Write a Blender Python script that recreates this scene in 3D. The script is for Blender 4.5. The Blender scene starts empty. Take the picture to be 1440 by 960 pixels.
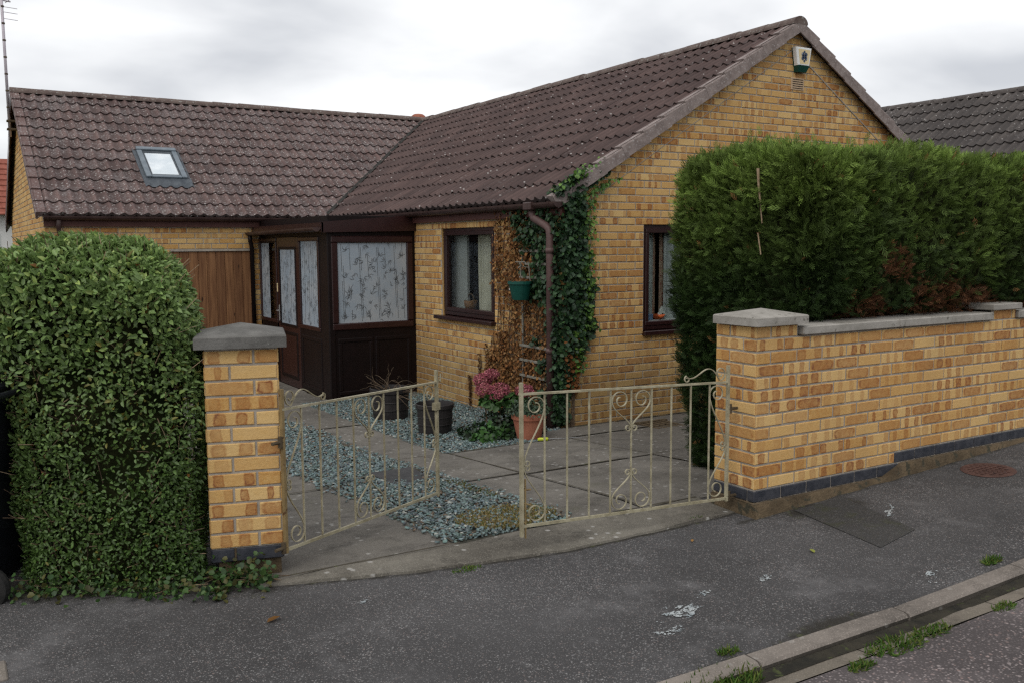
import bpy, math, random
import numpy as np
from mathutils import Matrix, Vector, noise as mnoise
random.seed(7); RNG = np.random.default_rng(11)
PI = math.pi; R = math.radians
S = bpy.context.scene; COL = S.collection

# ------------------------------------------------------------------ materials
class NT:
    """tiny node builder"""
    def __init__(s, name):
        s.m = bpy.data.materials.new(name); s.m.use_nodes = True
        s.t = s.m.node_tree; s.p = s.t.nodes['Principled BSDF']; s.out = s.t.nodes['Material Output']
    def n(s, typ, **kw):
        nd = s.t.nodes.new(typ)
        for k, v in kw.items():
            if k in nd.inputs.keys(): s.set(nd.inputs[k], v)
            else: setattr(nd, k, v)
        return nd
    def set(s, inp, v):
        if hasattr(v, 'is_output') or hasattr(v, 'links'): s.t.links.new(v, inp)
        elif isinstance(v, tuple) and len(v) == 3 and inp.type == 'RGBA': inp.default_value = (*v, 1)
        else: inp.default_value = v
    def math(s, op, a, b=0.0, c=0.0, clamp=False):
        nd = s.t.nodes.new('ShaderNodeMath'); nd.operation = op; nd.use_clamp = clamp
        for i, v in enumerate((a, b, c)): s.set(nd.inputs[i], v)
        return nd.outputs[0]
    def mix(s, fac, a, b, mode='MIX'):
        nd = s.t.nodes.new('ShaderNodeMix'); nd.data_type = 'RGBA'; nd.blend_type = mode
        s.set(nd.inputs[0], fac); s.set(nd.inputs[6], a); s.set(nd.inputs[7], b)
        return nd.outputs[2]
    def coord(s, which='Object'):
        return s.n('ShaderNodeTexCoord').outputs[which]
    def pos(s): return s.n('ShaderNodeNewGeometry').outputs['Position']
    def mapping(s, v, scale=(1, 1, 1), rot=(0, 0, 0)):
        nd = s.n('ShaderNodeMapping'); s.set(nd.inputs['Vector'], v)
        nd.inputs['Scale'].default_value = scale; nd.inputs['Rotation'].default_value = rot
        return nd.outputs[0]
    def noise(s, v, scale, detail=4, rough=.6, dist=0.0):
        nd = s.n('ShaderNodeTexNoise'); s.set(nd.inputs['Vector'], v)
        nd.inputs['Scale'].default_value = scale; nd.inputs['Detail'].default_value = detail
        nd.inputs['Roughness'].default_value = rough; nd.inputs['Distortion'].default_value = dist
        return nd.outputs['Fac']
    def voro(s, v, scale, feature='F1', rnd=1.0):
        nd = s.n('ShaderNodeTexVoronoi'); nd.feature = feature; s.set(nd.inputs['Vector'], v)
        nd.inputs['Scale'].default_value = scale; nd.inputs['Randomness'].default_value = rnd
        return nd
    def ss(s, x, lo, hi):
        nd = s.n('ShaderNodeMapRange', interpolation_type='SMOOTHSTEP')
        s.set(nd.inputs['Value'], x); nd.inputs['From Min'].default_value = lo; nd.inputs['From Max'].default_value = hi
        return nd.outputs[0]
    def bump(s, h, strength=.3, dist=.01):
        nd = s.n('ShaderNodeBump'); s.set(nd.inputs['Height'], h)
        nd.inputs['Strength'].default_value = strength; nd.inputs['Distance'].default_value = dist
        s.t.links.new(nd.outputs[0], s.p.inputs['Normal'])
    def done(s, col=None, rough=None, spec=None, metal=None):
        if col is not None: s.set(s.p.inputs['Base Color'], col)
        if rough is not None: s.set(s.p.inputs['Roughness'], rough)
        if spec is not None: s.p.inputs['Specular IOR Level'].default_value = spec
        if metal is not None: s.p.inputs['Metallic'].default_value = metal
        return s.m

def mottled(name, c1, c2, scale=6, rough=.7, c3=None, s3=40, t3=.62, bump=.15, bscale=80, spec=.3, metal=0, bdist=.004):
    m = NT(name); v = m.pos()
    f = m.ss(m.noise(v, scale, 5, .65), .3, .7)
    col = m.mix(f, c1, c2)
    if c3: col = m.mix(m.ss(m.noise(v, s3, 3, .6), t3, t3 + .08), col, c3)
    if bump: m.bump(m.noise(v, bscale, 3, .6), bump, bdist)
    return m.done(col, rough, spec, metal)

def make_brick(name, dirt_z=None):
    m = NT(name)
    rnd = m.n('ShaderNodeAttribute', attribute_name='rnd')
    sep = m.n('ShaderNodeSeparateColor'); m.t.links.new(rnd.outputs['Color'], sep.inputs[0])
    r, g, b = sep.outputs
    a = rnd.outputs['Alpha']
    uv = m.n('ShaderNodeUVMap', uv_map='UVMap').outputs[0]
    pos = m.pos()
    nz = m.n('ShaderNodeTexNoise'); m.set(nz.inputs['Vector'], pos); nz.inputs['Scale'].default_value = 28; nz.inputs['Detail'].default_value = 3
    su = m.n('ShaderNodeSeparateXYZ'); m.t.links.new(uv, su.inputs[0])
    nc = m.n('ShaderNodeSeparateColor'); m.t.links.new(nz.outputs['Color'], nc.inputs[0])
    u = m.math('ADD', su.outputs[0], m.math('MULTIPLY', m.math('SUBTRACT', nc.outputs[0], .5), .13))
    v = m.math('ADD', su.outputs[1], m.math('MULTIPLY', m.math('SUBTRACT', nc.outputs[1], .5), .3))
    grain = m.ss(m.noise(pos, 70, 4, .7), .3, .75)
    base = m.mix(r, (.44, .22, .060), (.62, .42, .185))
    base = m.mix(m.ss(m.noise(pos, 24, 4, .7), .35, .75), base, m.mix(.55, base, (.56, .34, .115)))
    base = m.mix(m.math('MULTIPLY', grain, .35), base, (.68, .48, .22))
    def patch(c, w):
        du = m.math('DIVIDE', m.math('ABSOLUTE', m.math('SUBTRACT', u, c)), w)
        dv = m.math('DIVIDE', m.math('ABSOLUTE', m.math('SUBTRACT', v, .5)), .47)
        return m.math('POWER', m.math('ADD', m.math('POWER', du, 5.0), m.math('POWER', dv, 5.0)), .2)
    c1 = m.math('ADD', .12, m.math('MULTIPLY', a, .2)); c2 = m.math('SUBTRACT', .9, m.math('MULTIPLY', a, .24))
    w1 = m.math('ADD', .06, m.math('MULTIPLY', m.math('FRACT', m.math('MULTIPLY', a, 7.3)), .10))
    d = m.math('MINIMUM', patch(c1, w1), patch(c2, w1))
    inside = m.math('SUBTRACT', 1.0, m.ss(d, .65, 1.3))
    ring = m.math('SUBTRACT', 1.0, m.ss(m.math('ABSOLUTE', m.math('SUBTRACT', d, .92)), .04, .26))
    dc = patch(.5, .46)
    fin = m.math('SUBTRACT', 1.0, m.ss(dc, .8, 1.12))
    fring = m.math('SUBTRACT', 1.0, m.ss(m.math('ABSOLUTE', m.math('SUBTRACT', dc, .88)), .03, .16))
    n2 = m.ss(m.noise(pos, 30, 4, .7), .25, .7)
    k = m.math('MULTIPLY', g, m.math('ADD', m.math('MULTIPLY', inside, .80), m.math('MULTIPLY', ring, .55)), clamp=True)
    k = m.math('MULTIPLY', k, m.math('ADD', .55, m.math('MULTIPLY', n2, .55)), clamp=True)
    f = m.math('MULTIPLY', b, m.math('ADD', m.math('MULTIPLY', fin, .8), m.math('MULTIPLY', fring, .4)), clamp=True)
    f = m.math('MULTIPLY', f, m.math('ADD', .5, m.math('MULTIPLY', n2, .55)), clamp=True)
    col = m.mix(k, base, (.27, .088, .024))
    col = m.mix(f, col, (.29, .10, .028))
    col = m.mix(m.math('MULTIPLY', m.ss(m.math('MULTIPLY', m.math('MAXIMUM', k, f), m.noise(pos, 16, 3, .6)), .36, .52), .55), col, (.19, .085, .055))
    # weather staining
    st = m.ss(m.noise(m.mapping(pos, (1, 1, .35)), 1.6, 5, .6), .45, .8)
    col = m.mix(m.math('MULTIPLY', st, .24), col, (.17, .115, .06))
    if dirt_z is not None:
        z = m.n('ShaderNodeSeparateXYZ'); m.t.links.new(pos, z.inputs[0])
        dz = m.math('SUBTRACT', 1.0, m.ss(m.math('ADD', z.outputs[2], m.math('MULTIPLY', m.noise(pos, 3, 4, .6), -.5)), dirt_z[0], dirt_z[1]))
        col = m.mix(m.math('MULTIPLY', dz, .5), col, (.13, .095, .045))
    h = m.math('ADD', m.noise(pos, 160, 3, .6), m.math('MULTIPLY', m.noise(pos, 60, 2, .5), .8))
    m.bump(h, .45, .004)
    return m.done(col, .88, .2)

def tile_mat(name, c1, c2, lichen, dens):
    m = NT(name); v = m.pos()
    at = m.n('ShaderNodeAttribute', attribute_name='rnd')
    sp = m.n('ShaderNodeSeparateColor'); m.t.links.new(at.outputs['Color'], sp.inputs[0])
    col = m.mix(m.ss(m.noise(v, 2.2, 5, .65), .3, .7), c1, c2)
    col = m.mix(m.math('MULTIPLY', sp.outputs[0], .55), col, tuple(x * .62 for x in c1))
    # grime low in the troughs
    col = m.mix(m.math('MULTIPLY', sp.outputs[1], .62), col, (.022, .019, .018))
    l1 = m.ss(m.math('ADD', m.noise(v, 34, 4, .62), m.math('MULTIPLY', m.math('SUBTRACT', m.noise(v, 3, 3, .6), .5), .5)), .63 - dens, .75 - dens)
    col = m.mix(m.math('MULTIPLY', l1, .36), col, (.24, .22, .22))
    vo = m.voro(v, 24); cs = m.n('ShaderNodeSeparateColor'); m.t.links.new(vo.outputs['Color'], cs.inputs[0])
    spot = m.math('MULTIPLY', m.math('SUBTRACT', 1.0, m.ss(vo.outputs['Distance'], .16, .32)), m.math('GREATER_THAN', cs.outputs[0], lichen))
    col = m.mix(m.math('MULTIPLY', spot, .7), col, (.46, .44, .42))
    m.bump(m.noise(v, 120, 3, .6), .4, .004)
    return m.done(col, .78, .35)

def leaf_mat(name, rough=.45, spec=.35, trans=.25, back=1.25):
    m = NT(name)
    at = m.n('ShaderNodeAttribute', attribute_name='rnd')
    col = m.mix(m.ss(m.noise(m.pos(), 90, 2, .5), .2, .8), at.outputs['Color'], m.mix(1.0, at.outputs['Color'], (1.25, 1.2, 1.0), 'MULTIPLY'))
    m.done(col, rough, spec)
    tr = m.n('ShaderNodeBsdfTranslucent'); m.t.links.new(col, tr.inputs[0])
    ms = m.n('ShaderNodeMixShader'); ms.inputs[0].default_value = trans
    m.t.links.new(m.p.outputs[0], ms.inputs[1]); m.t.links.new(tr.outputs[0], ms.inputs[2])
    m.t.links.new(ms.outputs[0], m.out.inputs[0])
    return m.m

def glass_mat(name, tint=(1, 1, 1), refl=.55):
    m = NT(name)
    t = m.n('ShaderNodeBsdfTransparent'); t.inputs[0].default_value = (*tint, 1)
    g = m.n('ShaderNodeBsdfGlossy'); g.inputs['Roughness'].default_value = .02; g.inputs[0].default_value = (.9, .93, .95, 1)
    fr = m.n('ShaderNodeFresnel'); fr.inputs[0].default_value = 1.5
    f = m.math('ADD', m.math('MULTIPLY', fr.outputs[0], refl), .02, clamp=True)
    ms = m.n('ShaderNodeMixShader'); m.t.links.new(f, ms.inputs[0])
    m.t.links.new(t.outputs[0], ms.inputs[1]); m.t.links.new(g.outputs[0], ms.inputs[2]); m.t.links.new(ms.outputs[0], m.out.inputs[0])
    return m.m

def tarmac(name, base, light, scale, moss=0, patchy=.5):
    m = NT(name); v = m.pos()
    col = m.mix(m.ss(m.noise(v, .8, 6, .65), .3, .72), tuple(x * .8 for x in base), tuple(x * 1.5 for x in base))
    stone = None
    for k, (sc, lo, amt) in enumerate(((scale, .42, .58), (scale * .62, .76, .5))):
        v1 = m.voro(m.mapping(v, (1, 1, 1), (0, 0, .7 * k)), sc); c = m.n('ShaderNodeSeparateColor'); m.t.links.new(v1.outputs['Color'], c.inputs[0])
        st = m.math('SUBTRACT', 1.0, m.ss(m.math('ADD', v1.outputs['Distance'], m.math('MULTIPLY', m.math('SUBTRACT', m.noise(v, sc * 2, 2), .5), .3)), .22, .5))
        if k == 0:
            stone = st; col = m.mix(m.math('MULTIPLY', m.math('SUBTRACT', 1.0, st), .6), col, tuple(x * .3 for x in base))
            col = m.mix(m.math('MULTIPLY', st, m.math('MULTIPLY', m.ss(c.outputs[2], .7, .9), .6)), col, tuple(x * .45 for x in base))
        pale = m.math('MULTIPLY', st, m.ss(m.math('ADD', c.outputs[0], m.math('MULTIPLY', m.math('SUBTRACT', m.noise(v, 1.7, 5, .7), .5), .9)), lo, 1.0))
        tint = m.mix(m.ss(c.outputs[1], .6, .9), light, (light[0] * .9, light[1] * .72, light[2] * .66))
        col = m.mix(m.math('MULTIPLY', pale, amt), col, tint)
    # worn paler strips and dark damp stains
    col = m.mix(m.math('MULTIPLY', m.ss(m.noise(v, 2.7, 5, .7), .5, .8), patchy), col, tuple(min(1, x * 2.3) for x in base))
    col = m.mix(m.math('MULTIPLY', m.ss(m.noise(m.mapping(v, (1, 1, 1), (0, 0, 1)), 1.5, 6, .75), .55, .75), .5), col, tuple(x * .5 for x in base))
    if moss: col = m.mix(m.math('MULTIPLY', m.ss(m.noise(v, 7, 5, .7), .5, .7), moss), col, (.045, .05, .018))
    sa = m.n('ShaderNodeAttribute', attribute_name='stain').outputs['Fac']
    sf = m.ss(m.math('ADD', sa, m.math('MULTIPLY', m.math('SUBTRACT', m.noise(v, 11, 6, .75), .5), 1.1)), .38, .8)
    col = m.mix(m.math('MULTIPLY', sf, .82), col, m.mix(m.ss(m.noise(v, 19, 4, .6), .55, .68), (.022, .019, .014), (.05, .055, .018)))
    m.bump(m.math('ADD', m.math('MULTIPLY', stone, .6), m.noise(v, scale * 2, 2, .5)), .7, .006)
    return m.done(col, .85, .25)

def concrete(name, c1, c2, speck=.5, moss=.3):
    m = NT(name); v = m.pos()
    at = m.n('ShaderNodeAttribute', attribute_name='rnd')
    sp = m.n('ShaderNodeSeparateColor'); m.t.links.new(at.outputs['Color'], sp.inputs[0])
    col = m.mix(m.ss(m.noise(v, 1.6, 6, .7), .3, .7), c1, c2)
    col = m.mix(m.math('MULTIPLY', m.math('SUBTRACT', sp.outputs[0], .3), .5, clamp=True), col, tuple(x * .6 for x in c1))
    col = m.mix(m.math('MULTIPLY', m.ss(m.noise(v, 4, 7, .8), .46, .72), .75), col, tuple(x * .45 for x in c1))
    col = m.mix(m.math('MULTIPLY', m.ss(m.noise(v, 2.3, 5, .7), .56, .76), moss), col, (.07, .07, .035))
    vo = m.voro(v, 16); c = m.n('ShaderNodeSeparateColor'); m.t.links.new(vo.outputs['Color'], c.inputs[0])
    sp2 = m.math('MULTIPLY', m.math('SUBTRACT', 1.0, m.ss(m.math('ADD', vo.outputs['Distance'], m.math('MULTIPLY', m.noise(v, 50, 2), .25)), .26, .42)), m.math('GREATER_THAN', c.outputs[0], .72))
    col = m.mix(m.math('MULTIPLY', sp2, speck), col, (.34, .33, .31))
    col = m.mix(m.math('MULTIPLY', m.ss(m.noise(v, 130, 2, .5), .55, .7), .35), col, tuple(min(1, x * 1.9) for x in c2))
    m.bump(m.math('ADD', m.noise(v, 110, 3, .6), m.noise(v, 14, 4, .6)), .35, .006)
    return m.done(col, .88, .25)

M = {}
M['brick'] = make_brick('house_brick', (-.25, .35))
M['brick_wall'] = make_brick('boundary_brick')
M['mortar'] = mottled('mortar', (.28, .245, .205), (.39, .35, .30), 9, .95, bump=.4, bscale=140)
M['bluebrick'] = mottled('blue_brick', (.022, .025, .034), (.05, .052, .062), 18, .55, bump=.3, bscale=90)
M['footing'] = mottled('footing', (.06, .043, .025), (.135, .098, .058), 7, .95, (.05, .045, .03), 12, .55, .7, 60, bdist=.012)
M['tile_wing'] = tile_mat('wing_tile', (.096, .056, .051), (.15, .094, .084), .42, .14)
M['tile_main'] = tile_mat('main_tile', (.064, .039, .036), (.106, .066, .059), .92, -.01)
M['tile_grey'] = tile_mat('grey_tile', (.056, .047, .044), (.094, .08, .073), .84, .03)
M['tile_red'] = mottled('red_tile', (.20, .055, .035), (.30, .10, .07), 5, .8)
M['ridge'] = mottled('ridge_tile', (.085, .058, .052), (.15, .115, .10), 7, .85, (.24, .23, .21), 26, .58, .4, 70)
M['ridge_new'] = mottled('terracotta_ridge', (.24, .075, .045), (.32, .12, .075), 10, .8)
M['verge'] = mottled('verge', (.17, .135, .125), (.27, .22, .205), 12, .85, (.34, .31, .30), 50, .58, .4, 90)
M['upvc'] = mottled('brown_upvc', (.021, .0068, .0066), (.028, .0098, .0092), 14, .32, bump=0, spec=.5)
M['upvc_dark'] = mottled('dark_porch_panel', (.0050, .0021, .0021), (.0078, .0031, .003), 8, .5, bump=0, spec=.22)
M['gutter'] = mottled('gutter', (.034, .016, .014), (.06, .033, .029), 6, .5, bump=.1, spec=.4)
M['fascia'] = mottled('fascia', (.075, .026, .021), (.10, .038, .03), 5, .55, bump=.05)
M['downpipe'] = mottled('faded_downpipe', (.075, .042, .039), (.115, .068, .063), 4, .5, bump=.05)
M['soffit'] = mottled('soffit', (.04, .022, .018), (.06, .03, .024), 5, .7, bump=0)
M['gate'] = mottled('gate_paint', (.24, .21, .135), (.40, .365, .255), 14, .5, (.16, .085, .035), 36, .68, .2, 120)
M['gate_dark'] = mottled('rusty_gate_paint', (.17, .115, .05), (.26, .19, .09), 14, .6, (.09, .045, .02), 30, .6, .2, 120)
M['iron'] = mottled('old_iron', (.05, .035, .02), (.10, .075, .045), 20, .7)
M['capL'] = mottled('dark_cap_stone', (.095, .092, .086), (.16, .155, .145), 8, .95, (.30, .30, .27), 45, .66, .5, 90, bdist=.006)
M['capR'] = mottled('pale_coping', (.23, .215, .19), (.35, .33, .30), 6, .92, (.15, .14, .12), 18, .6, .4, 90)
M['glass'] = glass_mat('window_glass', (.86, .9, .88), .6)
M['skyglass'] = mottled('sky_painted_glass', (.55, .62, .67), (.74, .79, .82), 3.5, .12, bump=0, spec=.6)  # pale mottling puts the reflected sky into the pane colour
M['frosted'] = mottled('frosted_film', (.27, .325, .38), (.37, .395, .415), 2.0, .42, bump=0, spec=.3)
M['leafprint'] = mottled('film_print', (.085, .092, .10), (.135, .142, .15), 10, .5, bump=0)
M['leafprint_faint'] = mottled('film_print_faint', (.17, .19, .21), (.22, .24, .26), 10, .5, bump=0)
M['rooflight'] = mottled('rooflight_cladding', (.12, .15, .175), (.18, .215, .245), 8, .38, bump=0, spec=.5, metal=.3)
M['lead'] = mottled('lead_flashing', (.05, .06, .072), (.085, .098, .112), 9, .6, bump=.2)
M['wood'] = None
M['interior'] = mottled('room_dark', (.035, .033, .03), (.05, .045, .04), 2, .9, bump=0)
M['pale_surface'] = mottled('pale_surface', (.32, .33, .32), (.38, .39, .38), 2, .9, bump=0)
M['curtain'] = mottled('cream_curtain', (.55, .52, .42), (.66, .63, .52), 6, .9, bump=.1)
M['curtain_pink'] = mottled('patterned_curtain', (.34, .20, .15), (.52, .40, .30), 14, .9, (.28, .10, .08), 30, .56, .1)
M['net'] = mottled('pale_curtain', (.42, .46, .46), (.55, .58, .57), 7, .9, bump=.05)
M['white'] = mottled('white_plastic', (.70, .72, .72), (.78, .79, .79), 4, .35, bump=0)
M['cream'] = mottled('cream_plastic', (.62, .50, .28), (.68, .56, .33), 5, .4, bump=0)
M['green_plastic'] = mottled('dark_green_plastic', (.006, .055, .042), (.010, .075, .058), 7, .4, bump=0)
M['navy'] = mottled('navy_print', (.025, .045, .085), (.03, .055, .10), 7, .4, bump=0)
M['terracotta'] = mottled('terracotta', (.30, .10, .06), (.40, .155, .095), 7, .85, (.5, .36, .28), 14, .66, .2)
M['pot_black'] = mottled('charcoal_pot', (.016, .014, .014), (.032, .028, .028), 9, .5, bump=.15, bscale=30)
M['soil'] = mottled('soil', (.018, .013, .009), (.04, .028, .018), 30, .95, bump=.8, bscale=60, bdist=.02)
M['twig'] = mottled('twig', (.075, .05, .032), (.16, .115, .075), 30, .85)
M['twig_pale'] = mottled('pale_twig', (.26, .18, .11), (.38, .29, .19), 30, .85)
M['trellis'] = mottled('weathered_trellis', (.14, .13, .105), (.24, .225, .19), 20, .9)
M['bin'] = mottled('bin_plastic', (.007, .008, .011), (.013, .014, .018), 5, .42, bump=.1)
M['rubber'] = mottled('rubber', (.012, .012, .012), (.022, .021, .02), 20, .8)
M['steel'] = mottled('steel', (.42, .42, .42), (.55, .55, .55), 20, .35, bump=0, metal=.8)
M['alu'] = mottled('weathered_mast', (.42, .38, .42), (.52, .48, .52), 6, .5, bump=0, metal=.3)
M['lime'] = mottled('lime_handle', (.45, .52, .03), (.55, .60, .06), 20, .4, bump=0)
M['blue_box'] = mottled('pale_blue', (.16, .25, .42), (.22, .32, .50), 8, .5, bump=0)
M['orange'] = mottled('orange_red', (.50, .08, .02), (.60, .15, .04), 12, .5, bump=0)
M['paper'] = mottled('white_paper', (.6, .65, .62), (.75, .78, .76), 15, .6, (.15, .4, .3), 25, .6, 0)
M['manhole'] = mottled('rusty_iron', (.065, .032, .026), (.10, .052, .042), 12, .8, (.03, .02, .02), 40, .6, .5, 60)
M['tarmac'] = tarmac('pavement_tarmac', (.090, .087, .088), (.38, .37, .365), 130)
M['patch'] = tarmac('patch_tarmac', (.066, .0645, .063), (.19, .185, .18), 150, .45, .1)
M['road'] = tarmac('road_chippings', (.125, .108, .108), (.42, .36, .35), 74, 0, .3)
M['concrete'] = concrete('drive_concrete', (.098, .090, .079), (.165, .152, .134), .75)
M['apron'] = concrete('apron_concrete', (.078, .070, .058), (.20, .184, .155), .85, .6)
M['kerb'] = concrete('kerb_concrete', (.155, .135, .118), (.23, .20, .175), .3, .2)
M['kerb_face'] = concrete('stained_shaded_kerb_face', (.04, .035, .028), (.07, .06, .05), .2, .6)  # kerb face coloured dark for grime and shadow together
M['channel'] = concrete('channel_concrete', (.12, .105, .085), (.18, .155, .125), .3, .45)
M['slate_bed'] = mottled('slate_bed', (.026, .026, .020), (.06, .056, .044), 30, .95, bump=.8, bscale=60, bdist=.01)
M['darkslab'] = mottled('dark_slab', (.03, .03, .032), (.055, .054, .055), 6, .85, bump=.3)
M['ground'] = mottled('ground_soil', (.03, .035, .014), (.06, .06, .03), 3, .95, bump=.5, bscale=20, bdist=.02)
M['grime'] = mottled('gutter_dirt', (.012, .011, .008), (.035, .03, .02), 9, .95, (.05, .06, .02), 12, .6, .6, 60, bdist=.01)
def spill_mat():
    m = NT('dried_paint'); v = m.pos(); col = m.mix(m.ss(m.noise(v, 12, 4, .6), .3, .7), (.24, .275, .29), (.42, .44, .44)); m.done(col, .8, .2)
    vo = m.voro(v, 125); h = m.math('ADD', m.math('MULTIPLY', m.noise(v, 26, 5, .75), 1.0), m.math('MULTIPLY', vo.outputs['Distance'], -.32))
    t = m.n('ShaderNodeBsdfTransparent'); ms = m.n('ShaderNodeMixShader'); m.t.links.new(m.ss(h, .25, .36), ms.inputs[0]); m.t.links.new(t.outputs[0], ms.inputs[1]); m.t.links.new(m.p.outputs[0], ms.inputs[2]); m.t.links.new(ms.outputs[0], m.out.inputs[0])
    return m.m
M['spill'] = spill_mat()
M['joint'] = mottled('joint_dirt', (.035, .030, .022), (.075, .065, .048), 9, .95, (.06, .065, .025), 12, .58, .6, 60, bdist=.01)
M['render'] = mottled('white_render', (.62, .62, .60), (.70, .70, .68), 3, .9)
M['leaf'] = leaf_mat('privet_leaf', .42, .4, .25)
M['ivyleaf'] = leaf_mat('ivy_leaf', .5, .32, .12)
M['dryleaf'] = leaf_mat('dry_leaf', .85, .15, .15)
M['conifer'] = leaf_mat('conifer_spray', .65, .2, .12)
M['petal'] = leaf_mat('petal', .7, .2, .25)
M['chips'] = leaf_mat('slate_chip', .55, .35, 0.0)
M['grassm'] = leaf_mat('grass_blade', .6, .2, .25)
M['core'] = mottled('hedge_depth', (.008, .013, .004), (.020, .021, .009), 9, 1.0, bump=.6, bscale=30, bdist=.03, spec=.05)  # near-black filler colour stands for the shade deep inside the hedges

def wood_mat():
    m = NT('brown_boards'); v = m.pos()
    at = m.n('ShaderNodeAttribute', attribute_name='rnd')
    sp = m.n('ShaderNodeSeparateColor'); m.t.links.new(at.outputs['Color'], sp.inputs[0])
    st = m.noise(m.mapping(v, (22, 22, 1.2)), 1.5, 5, .6)
    col = m.mix(m.ss(st, .3, .7), (.14, .062, .028), (.29, .145, .065))
    col = m.mix(m.math('MULTIPLY', sp.outputs[0], .5), col, (.10, .042, .02))
    kn = m.voro(m.mapping(v, (6, 6, 2)), 1.2)
    col = m.mix(m.math('SUBTRACT', 1.0, m.ss(kn.outputs['Distance'], .05, .12)), col, (.035, .016, .008))
    m.bump(st, .25, .004)
    return m.done(col, .75, .25)
M['wood'] = wood_mat()

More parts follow.
